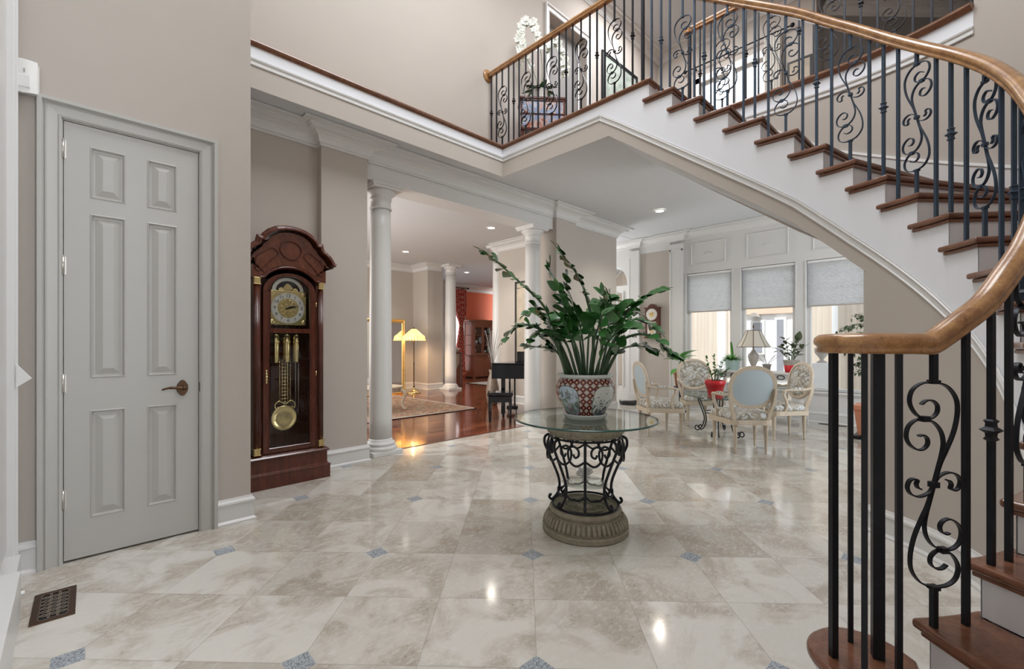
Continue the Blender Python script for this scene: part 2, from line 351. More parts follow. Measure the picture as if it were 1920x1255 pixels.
# ------------------------------------------------------------------ mesh helpers
class MB:
    def __init__(s): s.v = []; s.f = []; s.sm = []
    def add(s, vs, fs, smooth=False):
        b = len(s.v); s.v += [tuple(p) for p in vs]
        s.f += [tuple(i+b for i in f) for f in fs]; s.sm += [smooth]*len(fs); return s
    def join(s, o, m=None):
        vs = o.v if m is None else [m @ Vector(p) for p in o.v]
        b = len(s.v); s.v += [tuple(p) for p in vs]; s.f += [tuple(i+b for i in f) for f in o.f]; s.sm += o.sm; return s
    def xf(s, m): s.v = [tuple(m @ Vector(p)) for p in s.v]; return s
    def box(s, x0, x1, y0, y1, z0, z1):
        v = [(x, y, z) for z in (z0, z1) for y in (y0, y1) for x in (x0, x1)]
        return s.add(v, [(0, 2, 3, 1), (4, 5, 7, 6), (0, 1, 5, 4), (2, 6, 7, 3), (0, 4, 6, 2), (1, 3, 7, 5)])
    def cbox(s, c, sz, rz=0.0):
        t = MB().box(-sz[0]/2, sz[0]/2, -sz[1]/2, sz[1]/2, -sz[2]/2, sz[2]/2)
        return s.join(t, Matrix.Translation(c) @ Matrix.Rotation(rz, 4, 'Z'))
    def lathe(s, prof, c=(0, 0, 0), n=32, smooth=True, sx=1.0, sy=1.0, cap=True):
        vs = []; fs = []
        for r, z in prof:
            for k in range(n):
                a = 2*PI*k/n; vs.append((c[0]+r*sx*cos(a), c[1]+r*sy*sin(a), c[2]+z))
        m = len(prof)
        for j in range(m-1):
            for k in range(n):
                fs.append((j*n+k, j*n+(k+1) % n, (j+1)*n+(k+1) % n, (j+1)*n+k))
        s.add(vs, fs, smooth)
        if cap:
            b = len(s.v)-len(vs)
            if prof[0][0] > 1e-5: s.f.append(tuple(b+k for k in reversed(range(n)))); s.sm.append(False)
            if prof[-1][0] > 1e-5: s.f.append(tuple(b+(m-1)*n+k for k in range(n))); s.sm.append(False)
        return s
    def sweep(s, path, prof, up=(0, 0, 1), closed=False, smooth=False, scales=None, cap=True):
        """profile (a, b): a along the side vector (right of travel), b along the up vector"""
        P = [Vector(p) for p in path]; n = len(P); m = len(prof); vs = []
        UP = up if isinstance(up, list) else [Vector(up)]*n
        for i in range(n):
            if closed: t0 = P[i]-P[i-1]; t1 = P[(i+1) % n]-P[i]
            else:
                t0 = P[i]-P[i-1] if i else P[1]-P[0]; t1 = P[i+1]-P[i] if i < n-1 else P[i]-P[i-1]
            t0 = t0.normalized(); t1 = t1.normalized(); t = (t0+t1)
            t = t.normalized() if t.length > 1e-6 else t1
            u = Vector(UP[i]); u = (u-t*u.dot(t))
            if u.length < 1e-5: u = Vector((1, 0, 0))-t*t.x
            u.normalize(); r = t.cross(u)
            k = 1/max(0.35, math.sqrt(max(0.0, (1+t0.dot(t1))/2)))
            # widen in the plane of the bend only
            bend = (t1-t0); sc = scales[i] if scales else 1.0
            for a, b in prof:
                off = r*(a*sc)+u*(b*sc)
                if bend.length > 1e-4 and k > 1.02:
                    bd = bend.normalized(); off = off+bd*(off.dot(bd))*(k-1)
                vs.append(P[i]+off)
        fs = []
        for i in range(n if closed else n-1):
            for j in range(m):
                a = i*m+j; b = i*m+(j+1) % m; c = ((i+1) % n)*m+(j+1) % m; d = ((i+1) % n)*m+j
                fs.append((a, d, c, b))
        s.add(vs, fs, smooth)
        if cap and not closed:
            b = len(s.v)-len(vs)
            s.f.append(tuple(b+k for k in range(m))); s.sm.append(False)
            s.f.append(tuple(b+(n-1)*m+k for k in reversed(range(m)))); s.sm.append(False)
        return s
    def tube(s, path, r, n=8, closed=False, cap=True):
        P = [Vector(p) for p in path]; m = len(P)
        rs = r if isinstance(r, (list, tuple)) else [r]*m
        t = (P[1]-P[0]).normalized(); u = Vector((0, 0, 1)) if abs(t.z) < 0.9 else Vector((1, 0, 0))
        ups = []
        for i in range(m):
            t = ((P[min(i+1, m-1)]-P[max(i-1, 0)])); t = t.normalized() if t.length > 1e-9 else Vector((0, 0, 1))
            u = (u-t*u.dot(t)).normalized(); ups.append(u.copy())
        prof = [(cos(2*PI*k/n), sin(2*PI*k/n)) for k in range(n)]
        return s.sweep(path, prof, up=ups, closed=closed, smooth=True, scales=list(rs), cap=cap)
    def ext(s, poly, vec, smooth_side=False):
        """extrude a planar polygon (3D points) along vec"""
        P = [Vector(p) for p in poly]; n = len(P); v = Vector(vec)
        vs = P+[p+v for p in P]
        s.add(vs, [tuple(reversed(range(n))), tuple(range(n, 2*n))]); 
        b = len(s.v)-len(vs)
        for k in range(n):
            s.f.append((b+k, b+(k+1) % n, b+n+(k+1) % n, b+n+k)); s.sm.append(smooth_side)
        return s
    def grid(s, rows, smooth=True):
        """rows of equal point counts joined into a sheet"""
        m = len(rows[0]); vs = [p for r in rows for p in r]; fs = []
        for i in range(len(rows)-1):
            for j in range(m-1): fs.append((i*m+j, i*m+j+1, (i+1)*m+j+1, (i+1)*m+j))
        return s.add(vs, fs, smooth)
    def ball(s, c, r, n=16, sz=1.0, sx=1.0, sy=1.0):
        pr = [(max(1e-4, r*sin(PI*k/n)), -r*cos(PI*k/n)*sz) for k in range(n+1)]
        return s.lathe(pr, c, n*2, True, sx, sy, cap=False)

MW = {}      # world matrices of the Empties
def thing(name, label, cat, loc=(0, 0, 0), rz=0.0, group=None):
    o = bpy.data.objects.new(name, None); COL.objects.link(o); o.empty_display_size = 0.1
    o.location = loc; o.rotation_euler = (0, 0, rz); o['label'] = label; o['category'] = cat
    if group: o['group'] = group
    MW[o.name] = Matrix.Translation(loc) @ Matrix.Rotation(rz, 4, 'Z'); return o
def mesh(name, mb, mats):
    me = bpy.data.meshes.new(name); me.from_pydata(mb.v, [], mb.f)
    me.polygons.foreach_set('use_smooth', mb.sm)
    bm = bmesh.new(); bm.from_mesh(me)
    bmesh.ops.recalc_face_normals(bm, faces=bm.faces); bm.to_mesh(me); bm.free()
    me.materials.append(mats); me.update(); return me
def obj(name, mb, mat, parent=None, world=False, bev=0.0, seg=2, label=None, keepn=False):
    if world and parent is not None: mb.xf(MW[parent.name].inverted())
    me = bpy.data.meshes.new(name); me.from_pydata(mb.v, [], mb.f); me.polygons.foreach_set('use_smooth', mb.sm)
    if not keepn:
        bm = bmesh.new(); bm.from_mesh(me); bmesh.ops.recalc_face_normals(bm, faces=bm.faces); bm.to_mesh(me); bm.free()
    me.materials.append(M[mat] if isinstance(mat, str) else mat)
    o = bpy.data.objects.new(name, me); COL.objects.link(o)
    if parent is not None: o.parent = parent; MW[o.name] = MW.get(parent.name, Matrix())
    if bev:
        b = o.modifiers.new('bevel', 'BEVEL'); b.width = bev; b.segments = seg; b.limit_method = 'ANGLE'; b.angle_limit = math.radians(40)
    if label: o['label'] = label
    return o
def tag(o, label, cat, group=None):
    o['label'] = label; o['category'] = cat
    if group: o['group'] = group
    return o
def struct(name, mb, mat, bev=0.0, parent=None):
    o = obj(name, mb, mat, parent, bev=bev)
    if parent is None: o['kind'] = 'structure'
    return o
def dup(root, loc, rz, label=None, group=None, scale=None):
    r = root.copy(); COL.objects.link(r); r.location = loc; r.rotation_euler = (0, 0, rz)
    if scale: r.scale = scale
    if label: r['label'] = label
    if group: r['group'] = group
    def kids(a, b):
        for ch in list(a.children):
            c = ch.copy(); COL.objects.link(c); c.parent = b; kids(ch, c)
    kids(root, r); return r
def text_mesh(txt, size, depth=0.0):
    cu = bpy.data.curves.new('t', 'FONT'); cu.body = txt; cu.size = size; cu.extrude = depth; cu.align_x = 'CENTER'; cu.align_y = 'CENTER'
    o = bpy.data.objects.new('t', cu); COL.objects.link(o)
    dg = bpy.context.evaluated_depsgraph_get(); me = bpy.data.meshes.new_from_object(o.evaluated_get(dg))
    mb = MB().add([v.co[:] for v in me.vertices], [tuple(p.vertices) for p in me.polygons])
    bpy.data.objects.remove(o); bpy.data.curves.remove(cu); bpy.data.meshes.remove(me); return mb
def spline(pts, n=6, closed=False):
    """Catmull-Rom through points"""
    P = [Vector(p) for p in pts]; out = []; m = len(P)
    for i in range(m if closed else m-1):
        p0 = P[i-1] if (i or closed) else P[0]*2-P[1]
        p1 = P[i]; p2 = P[(i+1) % m]
        p3 = P[(i+2) % m] if (closed or i+2 < m) else P[-1]*2-P[-2]
        for k in range(n):
            t = k/n
            out.append(0.5*((2*p1)+(p2-p0)*t+(2*p0-5*p1+4*p2-p3)*t*t+(3*p1-p0-3*p2+p3)*t**3))
    if not closed: out.append(P[-1])
    return out

# ------------------------------------------------------------------ building shell
LC = 3.29        # lower ceiling
UF = 3.675       # upper floor
UC = 6.95        # upper ceiling
XB = 3.823; YB = 4.067     # corner of the balcony edge
CC = (2.70, 0.95)          # centre of the curved stair
RI = 1.12; RO = 2.19       # stringer radius, outer wall radius
RISE = 0.175
struct('floor', MB().box(-0.6, 8.3, -3.2, 4.60, -0.1, 0.0).box(6.55, 8.3, 4.6, 6.97, -0.1, 0), 'tile')
struct('trim_1', MB().box(2.2, 5.2, 4.575, 4.615, -0.01, 0.003), 'darkwood_r')
struct('floor_living', MB().box(1.0, 6.55, 4.60, 13.5, -0.1, -0.001).box(6.55, 16.0, 6.97, 13.5, -0.1, -0.001), 'plank')

# mouldings -----------------------------------------------------------------
def mould(path, prof, z, side=1):
    """prof: (out, up) from the wall line; path in plan, out = left of travel * side"""
    # sweep: a is to the right of travel
    return MB().sweep([(x, y, z) for x, y in path], [(-a*side, b) for a, b in prof])
CROWN = [(0, 0.0), (0, -0.16), (0.016, -0.16), (0.016, -0.142), (0.03, -0.135), (0.036, -0.10), (0.06, -0.072), (0.10, -0.052), (0.145, -0.044), (0.145, -0.034), (0.165, -0.03), (0.165, -0.018), (0.225, -0.014), (0.225, 0)]
BASE = [(0, 0), (0.03, 0), (0.03, 0.012), (0.017, 0.026), (0.017, 0.128), (0.024, 0.134), (0.022, 0.146), (0.012, 0.158), (0.008, 0.17), (0, 0.17)]
def crown(name, path, z=LC, side=1, k=1.0): return struct(name, mould(path, [(a*k, b*k) for a, b in CROWN], z, side), 'trim')
def base(name, path, side=1, z=0.0): return struct(name, mould(path, BASE, z, side), 'trim')

# left: door wall with a cased six-panel door --------------------------------
DX0, DX1, DZ = -0.034, 0.583, 2.452
CAS = 0.092
YW = 3.50
w = MB()
w.box(-0.30, DX0-0.015, YW, 3.75, 0, UC); w.box(DX1+0.015, 0.885, YW, 3.75, 0, UC); w.box(DX0-0.015, DX1+0.015, YW, 3.75, DZ+0.015, UC)
w.box(0.70, 0.885, 3.75, 4.50, 0, UC)
struct('wall_left', w, 'wall')
# casing profile swept round the opening
cp = [(0, 0), (0, 0.012), (0.010, 0.018), (0.016, 0.012), (0.056, 0.016), (0.062, 0.024), (0.068, 0.018), (0.076, 0.034), (0.094, 0.034), (0.094, 0)]
cpath = [(DX0-0.008, YW, 0), (DX0-0.008, YW, DZ+0.008), (DX1+0.008, YW, DZ+0.008), (DX1+0.008, YW, 0)]
struct('trim_2', MB().sweep(cpath, [(-a, b) for a, b in cp], up=(0, -1, 0)), 'door')
struct('trim_3', MB().box(DX0-0.016, DX0-0.003, YW-0.002, 3.62, 0, DZ+0.012).box(DX1+0.003, DX1+0.016, YW-0.002, 3.62, 0, DZ+0.012).box(DX0-0.016, DX1+0.016, YW-0.002, 3.62, DZ+0.003, DZ+0.016).box(DX0-0.016, DX1+0.016, 3.56, 3.62, 0, DZ+0.016), 'door')
def paneldoor(w_, h_, cols, rows, th=0.035):
    """slab in local x 0..w, z 0..h, front at y=0 facing -y, raised panels"""
    mb = MB(); xs = [0]; zs = [0]
    for a, b in cols: xs += [a, b]
    for a, b in rows: zs += [a, b]
    xs.append(w_); zs.append(h_)
    for i in range(len(xs)-1):
        for j in range(len(zs)-1):
            x0, x1, z0, z1 = xs[i], xs[i+1], zs[j], zs[j+1]
            if i % 2 == 1 and j % 2 == 1:
                loops = [(0, 0), (0.008, -0.004), (0.016, 0.012), (0.024, 0.012), (0.056, -0.001)]
                prev = None
                for d, y in loops:
                    L = [(x0+d, y, z0+d), (x1-d, y, z0+d), (x1-d, y, z1-d), (x0+d, y, z1-d)]
                    if prev: 
                        for k in range(4): mb.add([prev[k], prev[(k+1) % 4], L[(k+1) % 4], L[k]], [(0, 1, 2, 3)])
                    prev = L
                mb.add(prev, [(0, 1, 2, 3)])
            else: mb.add([(x0, 0, z0), (x1, 0, z0), (x1, 0, z1), (x0, 0, z1)], [(0, 1, 2, 3)])
    mb.add([(0, 0, 0), (w_, 0, 0), (w_, th, 0), (0, th, 0)], [(0, 1, 2, 3)]).add([(0, 0, h_), (w_, 0, h_), (w_, th, h_), (0, th, h_)], [(0, 1, 2, 3)])
    mb.add([(0, 0, 0), (0, th, 0), (0, th, h_), (0, 0, h_)], [(0, 1, 2, 3)]).add([(w_, 0, 0), (w_, th, 0), (w_, th, h_), (w_, 0, h_)], [(0, 1, 2, 3)])
    mb.add([(0, th, 0), (w_, th, 0), (w_, th, h_), (0, th, h_)], [(0, 1, 2, 3)])
    return mb
dw = DX1-DX0
d1 = thing('door_1', 'tall grey-white six-panel door with bronze lever and hinges in the left wall', 'door', (DX0, 3.507, 0.012)); d1['kind'] = 'structure'
dl = paneldoor(dw, DZ-0.012, [(0.104, 0.262), (0.358, 0.508)], [(0.213, 0.828), (1.008, 1.948), (2.033, 2.330)])
obj('door_leaf', dl, 'door', d1)
for z in (0.34, 0.984, 1.638, 2.283):
    h = MB().lathe([(0.007, -0.05), (0.007, 0.05)], (-0.004, -0.008, z), 10)
    h.box(-0.016, 0.010, -0.004, 0.001, z-0.05, z+0.05).lathe([(0.004, 0), (0.004, 0.006)], (-0.004, -0.008, z+0.05), 8)
    obj('hinge', h, 'nickel', d1)
lv = MB()
ros = [(0.026*cos(a)*(1.0 if abs(sin(a)) > 0.62 else 1.15), 0, 0.050*sin(a)) for a in [2*PI*k/28 for k in range(28)]]
lv.ext([(0.545+x-0.012, -0.001, 0.925+z) for x, y, z in ros], (0, -0.011, 0))
lv.tube([(0.533, -0.01, 0.925), (0.533, -0.05, 0.925)], 0.011, 12)
obj('lever_rosette', lv, 'bronze', d1, bev=0.003)
lv2 = MB().tube(spline([(0.540, -0.05, 0.925), (0.50, -0.052, 0.93), (0.46, -0.05, 0.931), (0.425, -0.046, 0.922)], 6), [0.010]*6+[0.0085]*6+[0.006]*6+[0.004], 10)
lv2.ball((0.536, -0.052, 0.925), 0.013, 8)
obj('lever_handle', lv2, 'bronze', d1)
obj('strike_plate', MB().box(dw+0.004, dw+0.016, -0.012, 0.02, 0.895, 0.955), 'bronze', d1, bev=0.002)
base('baseboard_left', [(-0.235, YW), (DX0-0.103, YW)][::-1])
base('baseboard_left_corner', [(0.885, 3.9), (0.885, YW), (DX1+0.103, YW)])
# left return wall with the cased front-door frame
struct('wall_entry', MB().box(-0.40, -0.245, -3.35, 3.75, 0, UC), 'wall')
struct('door_3', MB().box(-0.25, -0.232, 2.0, 3.36, 0.20, UC), 'trim')
struct('trim_4', MB().box(-0.245, -0.205, 3.33, 3.46, 0, UC).box(-0.245, -0.195, 3.345, 3.36, 0, UC).box(-0.245, -0.165, 2.1, 2.98, 0, 0.20).box(-0.245, -0.185, 2.98, 3.34, 0, 0.16), 'trim', bev=0.004)

# recess, pilaster ------------------------------------------------------------
w = MB().box(0.885, 1.72, 4.48, 4.75, 0, LC).box(1.717, 2.19, 4.385, 4.80, 0, LC)
struct('wall_recess', w, 'wall')
base('baseboard_recess', [(0.885, 4.48), (1.717, 4.48), (1.717, 4.385), (2.19, 4.385), (2.19, 4.62)], side=-1)
crown('trim_5', [(0.885, 4.48), (1.717, 4.48), (1.717, 4.385), (2.19, 4.385), (2.19, 4.45), (5.24, 4.45), (5.24, 4.385), (5.715, 4.385), (5.715, 4.5), (7.07, 4.5), (7.07, 5.2)], side=-1)
# beam over the columns
struct('wall_beam', MB().box(2.19, 5.24, 4.45, 4.77, 2.96, LC).box(2.19, 5.24, 4.443, 4.46, 3.115, 3.128), 'trim', bev=0.003)
# pier between opening and hall
struct('wall_pier', MB().box(5.24, 5.715, 4.385, 4.82, 0, LC).box(5.715, 7.07, 4.5, 4.82, 0, LC).box(6.40, 6.55, 4.82, 7.0, 0, LC), 'wall')
base('baseboard_pier', [(5.24, 4.82), (5.24, 4.385), (5.715, 4.385), (5.715, 4.5), (7.07, 4.5), (7.07, 4.82)], side=-1)
base('baseboard_pier_living', [(5.24, 4.82), (6.40, 4.82), (6.40, 7.0)], side=1)
crown('trim_6', [(5.24, 4.82), (6.40, 4.82), (6.40, 7.0)], side=1)

# columns -------------------------------------------------------------------
def column(x, y, r=0.125, top=2.96, label='', hb=0.178):
    c = thing('column', label, 'column', (x, y, 0), group='white round columns')
    pl = MB().box(-hb, hb, -hb, hb, 0, 0.045); obj('plinth', pl, 'trim', c, bev=0.004)
    obj('column_base', MB().lathe([(hb*0.99, 0.045), (hb*0.99, 0.060), (hb, 0.072), (hb*0.97, 0.085), (hb*0.86, 0.09), (hb*0.84, 0.10), (hb*0.90, 0.112), (hb*0.86, 0.125), (r+0.012, 0.13), (r+0.004, 0.15), (r, 0.17)], n=40), 'trim', c)
    rt = r*0.87
    pr = [(r-(r-rt)*(k/12)**1.6, 0.17+(top-0.26-0.17)*k/12) for k in range(13)]
    obj('shaft', MB().lathe(pr, n=40), 'trim', c)
    z = top-0.26
    obj('capital', MB().lathe([(rt, z), (rt+0.012, z+0.004), (rt+0.016, z+0.012), (rt+0.012, z+0.02), (rt+0.002, z+0.024), (rt+0.002, z+0.10), (rt+0.010, z+0.105), (rt+0.012, z+0.12), (rt+0.004, z+0.125), (rt+0.008, z+0.14), (rt+0.035, z+0.165), (rt+0.055, z+0.185), (rt+0.055, z+0.205)], n=40), 'trim', c)
    h2 = rt+0.062
    obj('abacus', MB().box(-h2, h2, -h2, h2, z+0.205, top-0.025).box(-h2-0.012, h2+0.012, -h2-0.012, h2+0.012, top-0.028, top), 'trim', c, bev=0.003)
    return c
column(2.455, 4.60, label='thick white round column nearest the grandfather clock, at the left end of the columned opening')
column(4.94, 4.60, label='white round column behind the glass table plant, at the right end of the columned opening')
column(7.15, 9.62, r=0.15, top=LC, label='white round column at the far end of the living room beside the lit floor lamp', hb=0.21)
column(6.47, 7.02, r=0.13, top=LC, label='white round column at the end of the living room wall behind the piano', hb=0.17)

# living and dining rooms beyond ----------------------------------------------
struct('wall_living_back', MB().box(1.0, 6.62, 10.6, 10.8, 0, LC).box(6.62, 6.8, 9.92, 10.8, 0, LC).box(6.62, 7.10, 9.90, 9.92, 0, LC), 'wall')
base('baseboard_living', [(1.0, 10.6), (6.62, 10.6), (6.62, 9.90), (7.10, 9.90)], side=-1)
crown('trim_7', [(1.0, 10.6), (6.62, 10.6), (6.62, 9.90), (7.05, 9.90)], side=-1, k=0.95)
struct('wall_living_left', MB().box(0.9, 1.0, 4.5, 13.5, 0, LC), 'wall')
struct('wall_dining', MB().box(9.0, 16.0, 12.7, 12.85, 0, LC), 'orange')
struct('wall_dining_left', MB().box(8.4, 9.05, 12.3, 12.8, 0, LC).box(7.3, 8.45, 12.6, 12.8, 0, LC).box(15.9, 16.05, 4.9, 12.8, 0, LC), 'wall')
crown('trim_8', [(9.05, 12.7), (15.9, 12.7)], side=-1, k=1.3)
base('baseboard_dining', [(9.05, 12.7), (15.9, 12.7)], side=-1)
struct('ceiling_living', MB().box(0.9, 6.56, 4.60, 13.5, LC, LC+0.1).box(6.56, 16.05, 6.9, 13.5, LC, LC+0.1), 'ceil')

# window in the dining room wall beside the curtain
wf = MB().box(9.12, 9.98, 12.66, 12.70, 0.25, 2.75)
wn = struct('window_4', MB().box(9.05, 9.12, 12.62, 12.70, 0.2, 2.85).box(9.98, 10.04, 12.62, 12.70, 0.2, 2.85).box(9.05, 10.04, 12.62, 12.70, 2.75, 2.85), 'trim')
o = obj('sheer_panel', wf, emis('glowing_sheer', (0.95, 0.97, 1.0), 1.0), wn)  # sheer glows by itself; the daylight is put in as emission

# balcony edges, slab ----------------------------------------------------------
TR0, TR1 = 3.469, 3.535
LED = 4.40   # the upper wall stands behind a ledge
# slab pieces
sl = MB().box(0.885, XB, YB, LED+0.2, LC+0.004, UF-0.02)
arc = lambda r, a0, a1, n: [(CC[0]+r*cos(math.radians(a0+(a1-a0)*k/n)), CC[1]+r*sin(math.radians(a0+(a1-a0)*k/n))) for k in range(n+1)]
def slab(poly, z0, z1): return MB().ext([(x, y, z0) for x, y in poly], (0, 0, z1-z0))
sl.join(slab([(XB, 2.36), (8.62, 2.36), (8.62, LED+0.3), (XB, LED+0.3)], LC+0.004, UF-0.02))
outer = arc(RO+0.02, 0, -70, 16)
sl.join(slab([(RO+0.02+CC[0], 2.36)]+outer+[(8.62, outer[-1][1]), (8.62, 2.36)], LC+0.004, UF-0.02))
struct('ceiling', sl, 'ceil')
struct('ceiling_hall', MB().box(6.56, 8.3, 4.7, 6.97, LC, LC+0.1), 'ceil')

# ------------------------------------------------------------------ curved staircase
ANG = {1: 216, 2: 227.5, 3: 237, 4: 246.5, 5: 255, 6: 263.5, 7: 272, 8: 280.5, 9: 289.5, 10: 299, 11: 309, 12: 319, 13: 329, 14: 339, 15: 348.5, 16: 358, 17: 369}
Y16 = CC[1]+1.1*sin(math.radians(358))
def ysv(s): return Y16+(1.14-Y16)*(s-16) if s < 17 else 1.14+0.24*(s-17)
def flare(s, rad): return rad+(0.05*max(0.0, min(1.0, (8-s)/6)) if rad < 1.6 else 0)
def Q(s, rad):
    rad = flare(s, rad)
    if s <= 16:
        k = max(1, int(math.floor(s))); a = math.radians(ANG[k]+(ANG[k+1]-ANG[k])*(s-k)) if s < 16 else math.radians(358)
        return (CC[0]+rad*cos(a), CC[1]+rad*sin(a))
    if rad > 1.6:                       # the outer wall turns straight at 0 degrees too
        y0 = CC[1]+rad*sin(math.radians(358)); return (CC[0]+rad, y0+(ysv(s)-Y16)*(2.10-y0)/(2.10-Y16))
    return (CC[0]+rad, ysv(s))
def TAN(s):
    if s >= 16: return (0, 1)
    k = max(1, int(math.floor(s))); a = math.radians(ANG[k]+(ANG[k+1]-ANG[k])*(s-k)); return (-sin(a), cos(a))
def ztrim(s): return min(TR0+0.033, RISE*s-0.54)
def zsof(s): return min(LC, RISE*s-0.69)

stair = thing("staircase", "curved white staircase with dark wood treads sweeping up to the balcony", "staircase", (2.0, 0.2, 0))
def frange(a, b, n): return [a+(b-a)*k/n for k in range(n+1)]
# first step with a round bull nose, then the regular treads
bull = [(0.93, -0.335), (1.66, 0.225), (1.70, 0.272), (1.738, 0.325), (1.785, 0.374), (1.839, 0.401), (1.90, 0.405), (1.953, 0.391), (2.002, 0.364), (2.037, 0.317), (2.051, 0.252), (2.038, 0.189), (1.985, 0.120), Q(2.0, 1.09), Q(2.0, 2.19)]
bc = (1.80, 0.20)
def inset(poly, d):
    out = []; n = len(poly)
    for i in range(n):
        a, b, c = Vector(poly[i-1]), Vector(poly[i]), Vector(poly[(i+1) % n])
        t = ((b-a).normalized()+(c-b).normalized()).normalized(); out.append((b.x+t.y*d, b.y-t.x*d))
    return out
bs = [tuple(p.xy) for p in spline([(x, y, 0) for x, y in bull[1:13]], 4)]
bfull = [bull[0]]+bs+[bull[13], bull[14]]
obj('tread', MB().ext([(x, y, RISE-0.034) for x, y in bfull], (0, 0, 0.034)), 'tread', stair, world=True, bev=0.012, seg=3)
obj('riser', MB().ext([(x, y, 0) for x, y in inset(bfull, 0.028)], (0, 0, RISE-0.034)).ext([(x, y, RISE-0.05) for x, y in inset(bfull, 0.014)], (0, 0, 0.016)), 'string', stair, world=True)
for k in range(2, 22):
    z = k*RISE; last = (k == 21)
    n0, n1 = TAN(k), TAN(k+1 if not last else 21)
    def poly(front, inn, back):
        P = []
        for r in frange(RI-inn, RO, 6): 
            x, y = Q(k, r); P.append((x-n0[0]*front, y-n0[1]*front))
        P = P[::-1]
        e = k+1
        for s_ in frange(k, e, 5)[1:]: P.append(Q(s_, RI-inn))
        x, y = Q(e, RI-inn); P[-1] = (x+n1[0]*back, y+n1[1]*back)
        x, y = Q(e, RI); P.append((x+n1[0]*back, y+n1[1]*back)); P.append(Q(e, RI))
        P += [Q(s_, RO) for s_ in frange(k, e, 5)[::-1]]
        return P
    if not last:
        mb = MB().ext([(x, y, z-0.030) for x, y in poly(0.034, 0.030, 0.040)], (0, 0, 0.030))
        obj('tread', mb, 'tread', stair, world=True, bev=0.011, seg=3)
        pm = MB().ext([(x, y, z-0.050) for x, y in poly(0.018, 0.014, 0.022)], (0, 0, 0.0195))
        obj('tread_moulding', pm, 'tread', stair, world=True, bev=0.006, seg=2)
    # riser with its face at s = k
    i0, o0 = Q(k, RI+0.004), Q(k, RO)
    d = Vector((n0[0], n0[1]))*0.02
    obj('riser', MB().ext([(i0[0], i0[1], z-RISE), (o0[0], o0[1], z-RISE), (o0[0]+d.x, o0[1]+d.y, z-RISE), (i0[0]+d.x, i0[1]+d.y, z-RISE)], (0, 0, RISE-0.03)), 'string', stair, world=True)
# stringer: the white open side below the treads, and its moulding
vs = []; fs = []
for k in range(2, 21):
    ztop = k*RISE-0.03
    for a, b in zip(frange(k, k+1, 4), frange(k, k+1, 4)[1:]):
        za, zb_ = max(0, ztrim(a)), max(0, ztrim(b))
        for off in (0, 0.03):
            p, q = Q(a, RI+off), Q(b, RI+off); n = len(vs)
            vs += [(p[0], p[1], za), (q[0], q[1], zb_), (q[0], q[1], ztop), (p[0], p[1], ztop)]; fs.append((n, n+1, n+2, n+3))
SE = 23.17
YE = 2.10+(SE-21)*0.24
obj('stringer', MB().add(vs, fs), 'string', stair, world=True, keepn=True)
# landing and balcony fascia: white upper band over a beige lower band, wrapping the corner
def band(pts, z0s, z1s, off=0.0, th=0.02):
    m = MB(); n = len(pts)
    a = [(x, y, z) for (x, y), z in zip(pts, z0s)]; b = [(x, y, z) for (x, y), z in zip(pts, z1s)]
    return m.grid([a, b], smooth=False)
sp = frange(21.0, SE, 4)
pts = [(XB-0.003, ysv(s)) for s in sp]+[(XB-0.003, YB-0.003), (0.886, YB-0.003)]
z0 = [ztrim(s) for s in sp]+[3.50, 3.50]
struct('trim_9', band(pts, z0, [UF-0.03]*len(pts)), 'string')
sl_ = frange(13.60, 21.0, 40)
lowpts = [Q(s, RI) for s in sl_]+[(XB-0.003, ysv(s)) for s in frange(21.0, 22.75, 4)[1:]]
ss = sl_+frange(21.0, 22.75, 4)[1:]
lowpts += [(XB-0.003, YE), (XB-0.003, YB-0.003), (0.886, YB-0.003)]
zl = [zsof(s) for s in ss]+[LC, LC, LC]; zu = [ztrim(s) for s in ss]+[3.50, 3.50, 3.50]
struct('wall_fascia', band(lowpts, zl, zu), 'wall')
# soffit under the stair flight
sfr = [[(*Q(s, r), zsof(s)+0.002) for r in (RI, 1.4, 1.7, RO+0.01)] for s in frange(13.60, 16, 20)+frange(16, 22.8, 20)[1:]]
struct('ceiling_stair', MB().grid(sfr), 'ceil')
struct('ceiling_landing', MB().box(XB, CC[0]+RO+0.04, 2.10, 2.40, LC+0.005, UF-0.02), 'ceil')
# moulding following the stair and the balcony
tp = [(x, y, 0) for x, y in []]
path = [(*Q(s, RI-0.002), ztrim(s)) for s in frange(2.9+0.2, 20.9, 90)]+[(XB-0.003, ysv(s), ztrim(s)) for s in (21.5, 22.2, SE-0.02)]
PM = [(0, -0.030), (0.007, -0.030), (0.010, -0.023), (0.005, -0.018), (0.004, 0.004), (0.010, 0.010), (0.014, 0.018), (0.008, 0.024), (0.010, 0.029), (0, 0.030)]
obj('stair_moulding', MB().sweep(path, [(-a, b) for a, b in PM], smooth=False), 'trim', stair, world=True)
struct('trim_10', MB().sweep([(XB-0.003, YE, 3.502), (XB-0.003, YB-0.003, 3.502), (0.886, YB-0.003, 3.502)], [(-a, b) for a, b in PM]), 'trim')
